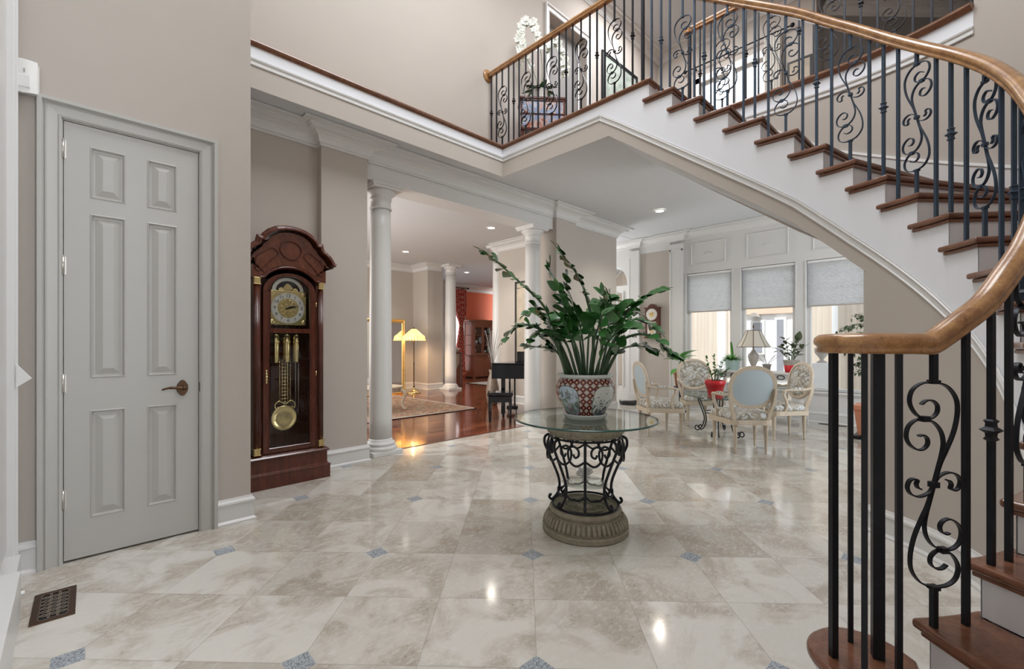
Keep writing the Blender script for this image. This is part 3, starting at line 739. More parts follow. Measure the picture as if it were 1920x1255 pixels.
# nosing cap around the balcony (wood)
CAPP = [(-0.30, 0.0), (0.022, 0.0), (0.032, -0.008), (0.034, -0.018), (0.028, -0.028), (0.012, -0.032), (0.012, -0.045), (-0.02, -0.05), (-0.30, -0.05)]
capm = MB().sweep([(XB, 2.07, UF), (XB, YB, UF), (0.886, YB, UF)], [(-a, b) for a, b in [(min(0.034, a) if a > -0.2 else -0.12, b) for a, b in CAPP]])
bc_ = struct('trim_11', capm, 'cap')
struct('floor_upper', MB().box(XB-0.01, 8.6, 2.09, LED+0.01, UF-0.03, UF-0.004).box(0.886, XB, YB+0.01, LED+0.01, UF-0.03, UF-0.004).join(slab([(RO+CC[0], 2.2)]+outer+[(8.62, outer[-1][1]), (8.62, 2.2)], UF-0.03, UF-0.004)), 'cap')
obj('riser_top', MB().box(XB, CC[0]+RO, 2.085, 2.10, UF-RISE, UF-0.03), 'string', stair, world=True).name = 'landing_riser'
obj('landing_nosing', MB().box(XB-0.03, CC[0]+RO, 2.06, 2.14, UF-0.032, UF), 'tread', stair, world=True, bev=0.011, seg=3)

# wall under the stair
us = frange(1.95, 13.60, 60)
uw = MB().grid([[(*Q(s, RI), 0) for s in us], [(*Q(s, RI), max(0.02, ztrim(s))) for s in us]], smooth=True)
# rounded end return
e0 = Q(13.60, RI); e1 = Q(13.78, RI+0.04); e2 = Q(13.78, RO)
uw.grid([[(*p, 0) for p in (e0, Q(13.70, RI+0.01), e1, e2)], [(*p, zsof(13.7)) for p in (e0, Q(13.70, RI+0.01), e1, e2)]], smooth=False)
struct('wall_stair', uw, 'wall')
struct('baseboard_stair', MB().sweep([(*Q(s, RI), 0) for s in frange(3.4, 13.60, 50)], [(-a, b) for a, b in BASE]), 'trim')
# outer wall
A0 = 224
fa = [math.radians(a) for a in frange(A0, 333.7, 50)]
fullp = [(CC[0]+RO*cos(a), CC[1]+RO*sin(a)) for a in fa]
ow = MB().grid([[(x, y, 0) for x, y in fullp], [(x, y, UC) for x, y in fullp]])
fullp2 = [(CC[0]+(RO+0.15)*cos(a), CC[1]+(RO+0.15)*sin(a)) for a in fa]
ow.grid([[(x, y, 0) for x, y in fullp2], [(x, y, UC) for x, y in fullp2]])
ow.grid([[(*fullp[-1], 0), (*fullp2[-1], 0)], [(*fullp[-1], UC), (*fullp2[-1], UC)]])
half = [(CC[0]+RO*cos(math.radians(a)), CC[1]+RO*sin(math.radians(a))) for a in frange(333.7, 358, 12)]+[(CC[0]+RO, y) for y in (1.14, 1.38, 1.62, 1.86, 2.10, 2.36)]
hs = []
for x, y in half:       # stair parameter for a wall point
    if y > 1.13: hs.append(17+(y-1.14)/0.24)
    else:
        a = math.degrees(math.atan2(y-CC[1], x-CC[0])) % 360
        a = a if a > 180 else 359.9
        k = max(i for i in ANG if ANG[i] <= a); hs.append(k+(a-ANG[k])/(ANG[k+1]-ANG[k]))
for off in (0, 0.05):
    hp = [(x+off*(x-CC[0])/RO, y+off*(min(0, y-CC[1]))/RO) for x, y in half]
    ow.grid([[(x, y, zsof(s)) for (x, y), s in zip(hp, hs)], [(x, y, UF-0.05) for x, y in hp]])
struct('wall_right', ow, 'wall')
# skirting board up the outer wall
skr = [(*Q(s, RO-0.004), s*RISE+0.17) for s in frange(5, 20.8, 70)]
obj('wall_skirt', MB().sweep(skr, [(-0.0, -0.30), (-0.014, -0.30), (-0.014, -0.03), (-0.022, -0.02), (-0.018, 0.0), (0, 0.0)][::1]), 'trim', stair, world=True)
# guard edge of the upper hall over the stairwell
gp_ = [(CC[0]+(RO-0.004)*cos(math.radians(a)), CC[1]+(RO-0.004)*sin(math.radians(a))) for a in frange(333.7, 360, 14)]+[(CC[0]+RO-0.004, 2.12)]
struct('trim_12', band(gp_, [TR0]*len(gp_), [UF-0.03]*len(gp_)).grid([[(*gp_[0], TR0), (*Q(13.45, RO+0.03), TR0)], [(*gp_[0], UF-0.03), (*Q(13.45, RO+0.03), UF-0.03)]]), 'string')
struct('trim_13', MB().sweep([(x, y, TR0+0.02) for x, y in gp_], [(-a, b) for a, b in PM]), 'trim')
struct('trim_14', MB().sweep([(x, y, UF) for x, y in gp_], [(-a, b) for a, b in [(-0.12, 0.012), (0.034, 0.012), (0.044, 0), (0.044, -0.012), (0.03, -0.024), (0.015, -0.04), (-0.12, -0.04)]]), 'cap')

# front wall behind the camera, open where the tall entrance stands
struct('wall_front', MB().box(-0.4, 0.5, -3.35, -3.2, 0, UC).box(3.3, 5.2, -3.35, -3.2, 0, UC).box(0.5, 3.3, -3.35, -3.2, 5.6, UC).box(5.05, 5.2, -3.2, -1.85, 0, UC), 'wall')
# upper storey walls ------------------------------------------------------------
UX = 8.42
ub = MB().box(0.7, 5.09, LED, LED+0.15, UF-0.05, UC).box(5.09, 6.02, LED, LED+0.15, 6.18, UC).box(6.02, UX+0.1, LED, LED+0.15, UF-0.05, UC)
struct('wall_upper_back', ub, 'wall')
wy0, wy1, wy2, wy3 = 2.46, 2.92, 3.03, 3.55
struct('wall_upper_window', MB().box(UX, UX+0.15, wy3, LED, UF, UC).box(UX, UX+0.15, 1.70, wy0, UF, UC).box(UX, UX+0.15, wy0, wy3, 6.10, UC).box(UX, UX+0.15, wy0, wy3, UF, 4.6), 'wall')
t_ = struct('window_5', MB().box(UX-0.02, UX+0.06, wy1, wy2, 4.6, 6.1).box(UX-0.02, UX, wy0-0.09, wy0, 4.5, 6.2).box(UX-0.02, UX, wy3, wy3+0.09, 4.5, 6.2).box(UX-0.02, UX, wy0-0.09, wy3+0.09, 6.1, 6.22).box(UX-0.05, UX, wy0-0.09, wy3+0.09, 4.55, 4.6), 'trim')
obj('pane', MB().box(UX+0.05, UX+0.056, wy0, wy3, 4.6, 6.1), 'pane', t_)
struct('wall_upper_far', MB().ext([(8.9, 1.75, UF), (10.95, -0.17, UF), (11.05, -0.06, UF), (9.0, 1.86, UF)], (0, 0, 3.3)).box(UX+0.15, 9.0, 1.70, 1.78, UF, UC), 'grayhall')
struct('wall_upper_right', MB().box(4.80, 11.1, -0.22, -0.10, UF, UC), 'wall')
struct('ceiling_upper', MB().box(-5, 8.6, -6, LED+0.15, UC, UC+0.1).box(8.6, 11.1, -6, 2.0, UC, UC+0.1), 'ceil')
crown('trim_15', [(0.7, LED), (UX, LED), (UX, 1.7)], z=UC, side=-1, k=0.9)
struct('trim_16', mould([(8.9, 1.75), (10.95, -0.17)], [(a*0.9, b*0.9) for a, b in CROWN], UC-0.12, -1), 'trim')
# cased opening in the upper hall with a grey room behind
uc = [(5.09, LED, UF), (5.09, LED, 6.18), (6.02, LED, 6.18), (6.02, LED, UF)]
struct('trim_17', MB().sweep(uc, [(-a, b) for a, b in cp], up=(0, -1, 0)), 'trim')
struct('door_2', MB().box(5.09, 6.02, LED+0.16, LED+0.20, UF, 6.2), 'grayhall')

# ------------------------------------------------------------------ railings
BAR = 0.0155
def strip_path(uv, th=0.0045, wd=0.013, n=5, taper=True):
    """flat bar following (u, v) points in the plane; returns MB in local coordinates u=x, v=z, thickness across y"""
    P = spline([(u, 0, v) for u, v in uv], n); m = len(P)
    sc = [1.0]*m
    return MB().sweep(P, [(-wd/2, -th/2), (wd/2, -th/2), (wd/2, th/2), (-wd/2, th/2)][::1], up=[Vector((0, 0, 0))]*0 or upsof(P), smooth=False)
def upsof(P):
    out = []
    for i in range(len(P)):
        t = (P[min(i+1, len(P)-1)]-P[max(0, i-1)]).normalized(); out.append(Vector((0, 1, 0)).cross(t))
    return out
SX, SY, SC = 488.0, 567.0, 785.0
def nv(pts): return [((x-SX)/SC, (SY-y)/SC) for x, y in pts]
def sym(p): return p+[(-u, -v) for u, v in p[::-1]]
A_ = nv([(440, 268), (458, 254), (482, 254), (501, 272), (500, 298), (480, 318), (452, 322), (418, 303), (396, 262), (404, 218), (436, 192), (482, 186), (536, 200), (572, 245), (578, 300), (564, 370), (535, 440), (508, 500)])
B_ = nv([(430, 386), (446, 382), (462, 394), (464, 416), (448, 434), (424, 437), (396, 418), (383, 388), (390, 352), (416, 328), (452, 323), (490, 338), (515, 370), (524, 410), (518, 455), (502, 515)])
C_ = nv([(438, 583), (428, 580), (421, 566), (425, 551), (411, 545), (395, 553), (387, 578), (400, 602), (430, 612), (462, 602), (480, 585)])
def scroll_mb(H):
    m = MB()
    for p in (sym(A_), sym(B_), sym(C_)): m.join(strip_path([(u*H, v*H) for u, v in p]))
    for u, v, a in ((0, 0, 0), *[(x, y, 0) for x, y in nv([(452, 322)])], *[(-x, -y, 0) for x, y in nv([(452, 322)])]):
        m.cbox((u*H, 0, v*H), (0.022, 0.019, 0.017))
    return m
SCR = scroll_mb(0.645)
KN = [(0.0, -0.034), (0.0088, -0.034), (0.0135, -0.029), (0.0095, -0.021), (0.0105, -0.010), (0.0205, 0.0), (0.0105, 0.010), (0.0095, 0.021), (0.0135, 0.029), (0.0088, 0.034), (0.0, 0.034)]
def sqbar(m, z0, z1, w_=BAR): return m.box(-w_/2, w_/2, -w_/2, w_/2, z0, z1)
def baluster(parent, kind, x, y, z0, z1, ang, mat='iron', w_=BAR, zb=None, sH=0.645):
    """ang: direction of ascent in plan"""
    m = MB()
    if kind == 'S':
        zc = (z0+zb+sH/2) if zb is not None else (z0+z1)/2
        k = sH/0.645
        sqbar(m, z0-0.002, zc-0.497*sH-0.0, w_); sqbar(m, zc+0.485*sH, z1, w_)
        m.join(SCR, Matrix.Translation((0, 0, zc)) @ Matrix.Diagonal((1, 1, k, 1)))
        for q in (zc-0.489*sH, zc+0.487*sH): m.box(-0.012, 0.012, -0.0115, 0.0115, q-0.006, q+0.006)
        nm = 'scroll_baluster'
    else:
        sqbar(m, z0-0.002, z1, w_); nm = 'baluster'
        if kind == 'K':
            zk = z0+(zb if zb is not None else (z1-z0)*0.52)
            mm = MB(); vs = []
            for r, z in KN:
                r = max(r, 0.001); vs.append([(r, r, z), (-r, r, z), (-r, -r, z), (r, -r, z), (r, r, z)])
            m.join(MB().grid(vs, smooth=False), Matrix.Translation((0, 0, zk))); nm = 'knuckle_baluster'
    m.xf(Matrix.Translation((x, y, 0)) @ Matrix.Rotation(ang, 4, 'Z'))
    return obj(nm, m, mat, parent, world=True)

RAILP = [(-0.020, 0.0), (0.020, 0.0), (0.026, 0.006), (0.026, 0.014), (0.021, 0.020), (0.030, 0.028), (0.033, 0.038), (0.030, 0.050), (0.018, 0.060), (0.0, 0.063), (-0.018, 0.060), (-0.030, 0.050), (-0.033, 0.038), (-0.030, 0.028), (-0.021, 0.020), (-0.026, 0.014), (-0.026, 0.006)]
ZT = [(1.0, 1.188), (1.95, 1.192), (2.5, 1.262), (3.0, 1.327), (3.4, 1.400), (4.0, 1.505), (10.6, 2.680), (12.5, 3.005), (14.1, 3.315), (15.8, 3.610), (17.5, 3.90), (19.6, 4.275), (20.6, 4.46), (21.2, 4.60), (21.7, 4.665), (22.2, 4.672)]
def zrail(s):
    for (a, za), (b, zb) in zip(ZT, ZT[1:]):
        if s <= b: return za+(zb-za)*(s-a)/(b-a)
    return 4.672
RB = 1.145
rail = thing('stair_railing', 'black scrolled iron railing with oak handrail, running up the curved stair to the balcony wall', 'railing', (1.913, 0.214, RISE))
vol = [(1.925, 0.232), (1.955, 0.262), (1.935, 0.318), (1.868, 0.348), (1.800, 0.335), (1.747, 0.285), (1.735, 0.220), (1.765, 0.165), (1.82, 0.116)]
def rp(s): x, y = Q(s, RB); return (x, y, zrail(s))
rpath = [(x, y, 1.188) for x, y in vol]+[rp(s) for s in (1.95, 2.5, 3.0, 3.5, 4.0, 4.5, 5, 6, 7, 8, 9, 10, 11, 12, 13, 14, 15, 16, 17, 18, 19, 20, 20.6, 21.1, 21.6, 22.1)]+[(3.87, 2.45, 4.672), (3.87, 3.0, 4.672), (3.87, 3.6, 4.672), (3.87, 4.0, 4.672), (3.87, LED-0.012, 4.672)]
rpath[-5-0:] = rpath[-5:]
rs = spline(rpath, 6)
obj('handrail', MB().sweep(rs, RAILP, smooth=True), 'rail', rail, world=True)
obj('volute_cap', MB().lathe([(0.0, 0), (0.030, 0.0), (0.036, 0.012), (0.031, 0.022), (0.040, 0.038), (0.034, 0.056), (0.018, 0.066), (0.0, 0.067)], (1.913, 0.222, 1.187), 28), 'rail', rail, world=True)
obj('wall_rosette', MB().lathe([(0.0, 0), (0.080, 0), (0.080, 0.010), (0.068, 0.020), (0.050, 0.024), (0.0, 0.026)], n=28).xf(Matrix.Translation((3.87, LED-0.001, 4.703)) @ Matrix.Rotation(PI/2, 4, 'X')), 'rail', rail, world=True)
obj('newel', sqbar(MB(), RISE-0.002, 1.20, 0.032).xf(Matrix.Translation((1.913, 0.214, 0)) @ Matrix.Rotation(0.35, 4, 'Z')), 'iron', rail, world=True)
for x, y, a in ((1.812, 0.318, 0.8), (1.945, 0.292, 0.3), (1.738, 0.226, 0.0), (1.785, 0.150, 0.5)):
    baluster(rail, 'P', x, y, RISE, 1.192, a, w_=0.020 if a == 0.8 else 0.015)
seq = [(1.95, 'S'), (2.5, 'P'), (3.02, 'K'), (3.45, 'P'), (4.05, 'S'), (4.6, 'P'), (5.1, 'K'), (5.6, 'P'), (6.1, 'S'), (6.6, 'P'), (7.1, 'K'), (7.55, 'P'), (8.05, 'S'), (8.42, 'P'), (8.80, 'K'), (9.35, 'P'), (9.98, 'S'), (10.6, 'P'), (11.09, 'K'), (11.55, 'P'), (12.14, 'S'), (12.7, 'P'), (13.14, 'K'), (13.57, 'P'), (14.16, 'S'), (14.77, 'P'), (15.27, 'K'), (15.74, 'P'), (16.26, 'S'), (16.78, 'P'), (17.19, 'K'), (17.54, 'P'), (18.06, 'S'), (18.48, 'P'), (18.85, 'K'), (19.2, 'P'), (19.64, 'S'), (20.13, 'P'), (20.48, 'K'), (20.87, 'P')]
for s, kd in seq:
    x, y = Q(s, RB); k = int(math.floor(s+0.14)); tx, ty = TAN(s)
    z0 = k*RISE; z1 = zrail(s)+0.008
    zb = 0.115 if kd == 'S' else None
    if kd == 'S' and s > 8: zb = 0.14
    baluster(rail, kd, x, y, z0, z1, math.atan2(ty, tx), 'iron' if s < 7 else 'lit_iron', zb=zb)
LB = [4.328, 4.23, 4.123, 4.008, 3.918, 3.825, 3.712, 3.603, 3.514, 3.418, 3.308, 3.197, 3.099, 3.008, 2.897, 2.783, 2.694, 2.598, 2.485, 2.376, 2.282]
for y, kd in zip(LB, 'KPSPKPSPKPSPKPSPKPSPK'): baluster(rail, kd, 3.87, y, UF, 4.676, PI/2, 'iron', zb=0.14 if kd == 'S' else 0.52, w_=0.0145)
obj('newel', sqbar(MB(), UF-0.002, 4.676, 0.026).xf(Matrix.Translation((3.868, 2.172, 0))), 'iron', rail, world=True)

# second railing guarding the upper hall over the stairwell
r2 = thing('hall_railing', 'scrolled iron railing guarding the upper hall on the far side of the stairwell', 'railing', (CC[0]+RO+0.05, 2.2, UF))
RR = RO+0.055
def q2(d):     # arc length from the newel towards the right wall
    L = 2.2-CC[1]
    if d <= L: return (CC[0]+RR, 2.2-d), PI/2
    a = -(d-L)/RR; return (CC[0]+RR*cos(a), CC[1]+RR*sin(a)), PI/2+a
Ltot = 2.2-CC[1]+RR*math.radians(26.0)
rr = [(*q2(d)[0], 4.70) for d in frange(0, Ltot, 40)][::-1]
obj('handrail', MB().sweep(rr, RAILP, smooth=True), 'rail', r2, world=True)
obj('volute_cap', MB().lathe([(0.0, 0), (0.034, 0.0), (0.040, 0.012), (0.034, 0.022), (0.046, 0.038), (0.040, 0.056), (0.02, 0.066), (0.0, 0.067)], (*q2(-0.02)[0], 4.697), 24), 'rail', r2, world=True)
obj('newel', sqbar(MB(), UF, 4.705, 0.03).xf(Matrix.Translation((*q2(0)[0], 0))), 'iron', r2, world=True)
for i in range(1, int(Ltot/0.118)+1):
    (x, y), a = q2(i*0.118); kd = 'KPSP'[(i-1) % 4]
    baluster(r2, kd, x, y, UF, 4.706, a, 'iron', zb=0.14 if kd == 'S' else 0.52, w_=0.0145)

# ------------------------------------------------------------------ window wall of the sitting area (x = 8.2)
WX = 8.20
WIN = [(2.90, 3.71), (1.94, 2.75), (0.98, 1.79)]
ZS, ZH = 0.479, 2.515
w = MB()
w.box(WX, WX+0.16, -1.7, 0.98, 0, LC)
for y0, y1 in WIN: w.box(WX, WX+0.16, y0, y1, 0, ZS).box(WX, WX+0.16, y0, y1, ZH, LC)
for y0, y1 in ((1.79, 1.94), (2.75, 2.90), (3.71, 4.02)): w.box(WX, WX+0.16, y0, y1, 0, LC)
struct('wall_window', w, 'trim')
struct('wall_bay', MB().box(6.0, WX+0.1, -1.85, -1.7, 0, LC).box(2.0, 6.0, -1.85, -1.7, 0, LC), 'wall')
w = MB().box(WX, WX+0.16, 4.02, 4.66, 0, LC)
struct('wall_clock_bay', w, 'wall')
# hall end of the same wall with the arched doorway
AY, AZ, AR = 5.46, 2.43, 0.50
w = MB().box(WX, WX+0.16, 4.66, AY-AR, 0, LC).box(WX, WX+0.16, AY+AR, 6.97, 0, LC)
ap = [(AY+AR*cos(PI-PI*k/24), AZ+AR*sin(PI*k/24)) for k in range(25)]
for (a, za), (b, zb) in zip(ap, ap[1:]): w.ext([(WX, a, za), (WX, b, zb), (WX, b, LC), (WX, a, LC)], (0.16, 0, 0))
struct('wall_hall', w.box(6.55, 8.36, 6.85, 6.97, 0, LC), 'trim')
struct('trim_18', MB().box(WX-0.045, WX, 4.665, 4.90, 0, 3.10).box(WX-0.05, WX-0.04, 4.665, 4.69, 0.2, 2.95).box(WX-0.05, WX-0.04, 4.875, 4.90, 0.2, 2.95).box(WX-0.055, WX, 4.655, 4.91, 0, 0.20)
       .box(WX-0.045, WX, 3.76, 4.02, 0, 3.10).box(WX-0.053, WX-0.04, 3.76, 3.79, 0.2, 3.0).box(WX-0.053, WX-0.04, 3.99, 4.02, 0.2, 3.0).box(WX-0.053, WX-0.04, 3.76, 4.02, 2.96, 3.0).box(WX-0.055, WX, 3.75, 4.03, 0, 0.20), 'trim', bev=0.003)
tr = struct('window_6', MB().box(WX+0.04, WX+0.10, AY-AR, AY+AR, AZ-0.06, AZ+0.0).sweep([(WX+0.07, y, z) for y, z in ap], [(-0.02, -0.03), (0.02, -0.03), (0.02, 0.0), (-0.02, 0.0)], up=(1, 0, 0)), 'trim')
for a in (45, 90, 135): obj('muntin', MB().tube([(WX+0.07, AY, AZ), (WX+0.07, AY+0.49*cos(math.radians(a)), AZ+0.49*sin(math.radians(a)))], 0.008, 6), 'trim', tr)
obj('pane', MB().ext([(WX+0.068, y, z) for y, z in ap], (0.004, 0, 0)), 'pane', tr)
dr = thing('door_4', 'narrow-glazed white door under the arched transom in the front hall', 'door', (WX+0.05, AY-AR, 0)); dr['kind'] = 'structure'
D = MB()
y0, y1, p0, p1 = AY-AR, AY+AR, AY-AR+0.14, AY-AR+0.27
for a, b, c, d in ((y0, p0, 0.01, 2.37), (p1, y1, 0.01, 2.37), (p0, p1, 0.01, 0.33), (p0, p1, 2.28, 2.37)): D.box(WX+0.05, WX+0.09, a, b, c, d)
D.box(WX+0.035, WX+0.05, p0-0.03, p0, 0.3, 2.31).box(WX+0.035, WX+0.05, p1, p1+0.03, 0.3, 2.31)
obj('door_leaf', D, 'trim', dr, world=True)
obj('pane', MB().box(WX+0.066, WX+0.070, p0, p1, 0.33, 2.28), 'pane', dr, world=True)
for z in (0.45, 1.1, 1.75, 2.25): obj('hinge', MB().box(WX+0.038, WX+0.05, y0+0.0, y0+0.012, z-0.05, z+0.05), 'bronze', dr, world=True)
# sills, stops, blinds
SB = MB()
for i, (y0, y1) in enumerate(WIN):
    wi = struct('window_%d' % (i+1), MB().box(WX+0.06, WX+0.12, y0, y0+0.05, ZS, ZH).box(WX+0.06, WX+0.12, y1-0.05, y1, ZS, ZH).box(WX+0.06, WX+0.12, y0, y1, ZH-0.05, ZH).box(WX+0.06, WX+0.12, y0, y1, ZS, ZS+0.05)
        .box(WX-0.012, WX, y0-0.02, y0, ZS, ZH).box(WX-0.012, WX, y1, y1+0.02, ZS, ZH), 'trim', bev=0.003)
    obj('pane', MB().box(WX+0.088, WX+0.094, y0+0.05, y1-0.05, ZS+0.05, ZH-0.05), 'pane', wi)
    zb = (1.79, 1.80, 1.79)[i]
    bl = thing('window_blind', ('grey cellular blind lowered halfway over the window nearest the wall clock', 'grey cellular blind over the middle window behind the table lamp', 'grey cellular blind over the window nearest the stair, above the small-leaved tree')[i], 'blind', (WX+0.03, (y0+y1)/2, zb), group='cellular window blinds')
    cells = []
    n = 36; zt = ZH-0.045
    for k in range(n*2+1):
        z = zb+0.02+(zt-zb-0.02)*k/(2*n); x = WX+0.03+(0.0 if k % 2 else 0.008); cells.append([(x, y0+0.012, z), (x, y1-0.012, z)])
    obj('blind_fabric', MB().grid(cells, smooth=False), 'blind', bl, world=True)
    obj('head_rail', MB().box(WX+0.012, WX+0.05, y0+0.008, y1-0.008, zt, ZH-0.008), 'whitep', bl, world=True, bev=0.003)
    obj('bottom_rail', MB().box(WX+0.02, WX+0.045, y0+0.010, y1-0.010, zb, zb+0.022), 'taupe', bl, world=True, bev=0.003)
struct('trim_19', MB().box(WX-0.045, WX+0.12, 0.90, 3.74, ZS-0.03, ZS).box(WX-0.02, WX, 0.92, 3.72, ZS-0.055, ZS-0.03), 'trim', bev=0.004)
pm = MB()
for y0, y1, z0, z1 in ((2.999, 3.617, 2.665, 3.065), (2.029, 2.658, 2.655, 3.08), (1.06, 1.70, 2.66, 3.08)):
    loop = [(WX, y0, z0), (WX, y1, z0), (WX, y1, z1), (WX, y0, z1)]
    pm.sweep(loop, [(0, 0), (0.0, 0.012), (0.008, 0.018), (0.014, 0.010), (0.022, 0.008), (0.022, 0)], up=(-1, 0, 0), closed=True)
    c = ((y0+y1)/2, (z0+z1)/2+0.0)
    for k in range(-3, 4): pm.ball((WX-0.004, c[0]+k*0.022, c[1]+0.012*cos(k*1.0)), 0.013-0.0012*abs(k), 6)
struct('trim_20', pm, 'trim')
base('baseboard_window', [(WX, 3.75), (WX, -1.7)], side=-1)
base('baseboard_clock_bay', [(WX, 4.66), (WX, 4.02)], side=-1)
crown('trim_21', [(WX, 6.85), (WX, 4.90), (WX-0.045, 4.90), (WX-0.045, 4.66), (WX, 4.66), (WX, 4.02), (WX-0.045, 4.02), (WX-0.045, 3.76), (WX, 3.76), (WX, -1.7)], side=-1, k=0.9)
struct('trim_22', MB().box(WX-0.010, WX, 4.025, 4.655, 3.02, 3.16), 'trim')

# exterior: courtyard with tan streaked walls and a white house
struct('ground', MB().box(8.36, 20, -6, 14, -0.25, -0.15), 'ground')
ex = thing('courtyard_house', 'white stucco house with grey windows across the courtyard, behind the middle window', 'building', (12.0, 3.45, -0.15))
hw = MB().box(12.0, 12.4, 2.72, 4.25, -0.15, 5.5)
obj('wall', hw, 'extwhite', ex, world=True)
obj('eave_band', MB().box(11.94, 12.0, 2.74, 4.2, 1.93, 2.30), 'extpeach', ex, world=True)
for y0, y1, z0, z1 in ((3.52, 3.72, 1.0, 1.72), (3.06, 3.20, 0.5, 1.78)):
    f = obj('window', MB().box(11.93, 12.0, y0-0.05, y1+0.05, z0-0.05, z1+0.05), 'extwhite', ex, world=True)
    obj('pane', MB().box(11.92, 11.935, y0, y1, z0, z1), 'extglass', f, world=True)
obj('awning', MB().ext([(11.75, 3.55, 1.86), (11.75, 3.80, 1.86), (11.75, 3.70, 1.95), (11.75, 3.62, 1.96)], (0.2, 0, 0)), 'taupe', ex, world=True)
struct('wall_courtyard', MB().box(11.6, 11.75, -4.0, 2.72, -0.15, 4.5).box(11.6, 11.75, 4.25, 12.0, -0.15, 4.5), 'siding')
struct('trim_23', MB().box(11.50, 11.6, 2.55, 2.72, -0.15, 4.5).box(11.50, 11.6, 4.25, 4.40, -0.15, 4.5).box(11.52, 11.6, 1.95, 2.05, -0.15, 4.5).box(11.52, 11.6, 5.2, 5.3, -0.15, 4.5), 'extwhite')
ur = thing('garden_urn', 'small grey garden urn seen through the window nearest the stair', 'urn', (10.6, 2.05, -0.15))
obj('pedestal', MB().box(-0.14, 0.14, -0.14, 0.14, 0, 0.98), 'extwhite', ur, bev=0.01)
obj('bowl', MB().lathe([(0.09, 0.98), (0.09, 1.0), (0.03, 1.04), (0.05, 1.08), (0.12, 1.18), (0.13, 1.26), (0.06, 1.34), (0.03, 1.38), (0.0, 1.42)], n=24), 'taupe', ur)

# ------------------------------------------------------------------ recessed lights
def downlight(x, y, z, label, grp='recessed ceiling lights', power=14):
    o = thing('recessed_light', label, 'ceiling light', (x, y, z), group=grp)
    obj('trim_ring', MB().lathe([(0.060, -0.004), (0.062, -0.010), (0.086, -0.006), (0.092, -0.001), (0.092, 0.0)], n=32, cap=False), 'whitep', o)
    obj('lens', MB().lathe([(0.0, -0.006), (0.061, -0.006)], n=32, cap=False), 'bulb', o)
    l = bpy.data.lights.new('downlight', 'SPOT'); l.energy = power*4; l.spot_size = math.radians(130); l.spot_blend = 0.7; l.color = (1, 0.93, 0.82); l.shadow_soft_size = 0.05
    q = bpy.data.objects.new('downlight', l); COL.objects.link(q); q.location = (x, y, z-0.03)
downlight(6.543, 3.384, LC, 'lit recessed light in the sitting area ceiling, right of the wall pier')
downlight(5.351, 5.991, LC, 'lit recessed light in the living room ceiling nearest the second column', power=18)
downlight(5.368, 8.896, LC, 'lit recessed light in the living room ceiling above the amber floor lamp', power=18)
downlight(8.195, 10.247, LC, 'farthest lit recessed light, in front of the orange dining room wall', power=18)

# ------------------------------------------------------------------ small things on the walls
sn = thing('motion_sensor', 'white square motion sensor high in the left corner above the door', 'sensor', (-0.180, YW-0.03, 2.615)); sn.scale = (0.72, 0.8, 0.95)
sm = MB(); secs = []
for k in range(7):
    x = -0.075+0.15*k/6; y = -0.028-0.022*(1-((k-3)/3.2)**2); secs.append([(x, y, -0.10+0.012*abs(k-3)/3), (x, y-0.004, -0.04), (x, y-0.002, 0.06), (x, y, 0.085)])
sm.grid(secs); sm.box(-0.072, 0.072, -0.035, 0.030, -0.085, 0.083)
sm.xf(Matrix.Rotation(math.radians(-10), 4, 'Z')); obj('housing', sm, 'whitep', sn, bev=0.006)
obj('lens_window', MB().box(-0.045, 0.045, -0.058, -0.048, -0.07, 0.0).xf(Matrix.Rotation(math.radians(-10), 4, 'Z')), 'whitep', sn, bev=0.006)
obj('sensor_dot', MB().cbox((0.012, -0.053, 0.022), (0.008, 0.008, 0.02)).xf(Matrix.Rotation(math.radians(-10), 4, 'Z')), 'taupe', sn)
tag(obj('corner_sensor', MB().box(5.718, 5.79, 4.455, 4.499, 2.86, 3.10), 'whitep', bev=0.006), 'slim white sensor box under the crown moulding beside the wall pier', 'sensor')
pn = MB().grid([[(-0.204, 3.28, 1.145), (-0.150, 3.26, 1.075)], [(-0.203, 3.285, 0.985), (-0.196, 3.28, 1.01)], ], smooth=False)
tag(obj('paper_note', MB().ext([(-0.200, 3.30, 1.12), (-0.145, 3.27, 1.045), (-0.200, 3.30, 1.00)], (0.001, 0.001, 0.0005)), 'paper'), 'folded white paper note sticking out from the left door frame', 'paper')
ds = thing('door_stop', 'black spring door stop with white tip beside the floor vent', 'door stop', (-0.235, 3.05, 0.07))
obj('spring', MB().tube([(0.0, 0, 0), (0.055, 0, 0)], 0.006, 10), 'blackp', ds); obj('rubber_tip', MB().tube([(0.055, 0, 0), (0.078, 0, 0)], 0.010, 10), 'whitep', ds)
obj('mounting_block', MB().box(-0.01, 0.004, -0.012, 0.012, -0.07, 0.02), 'trim', ds)
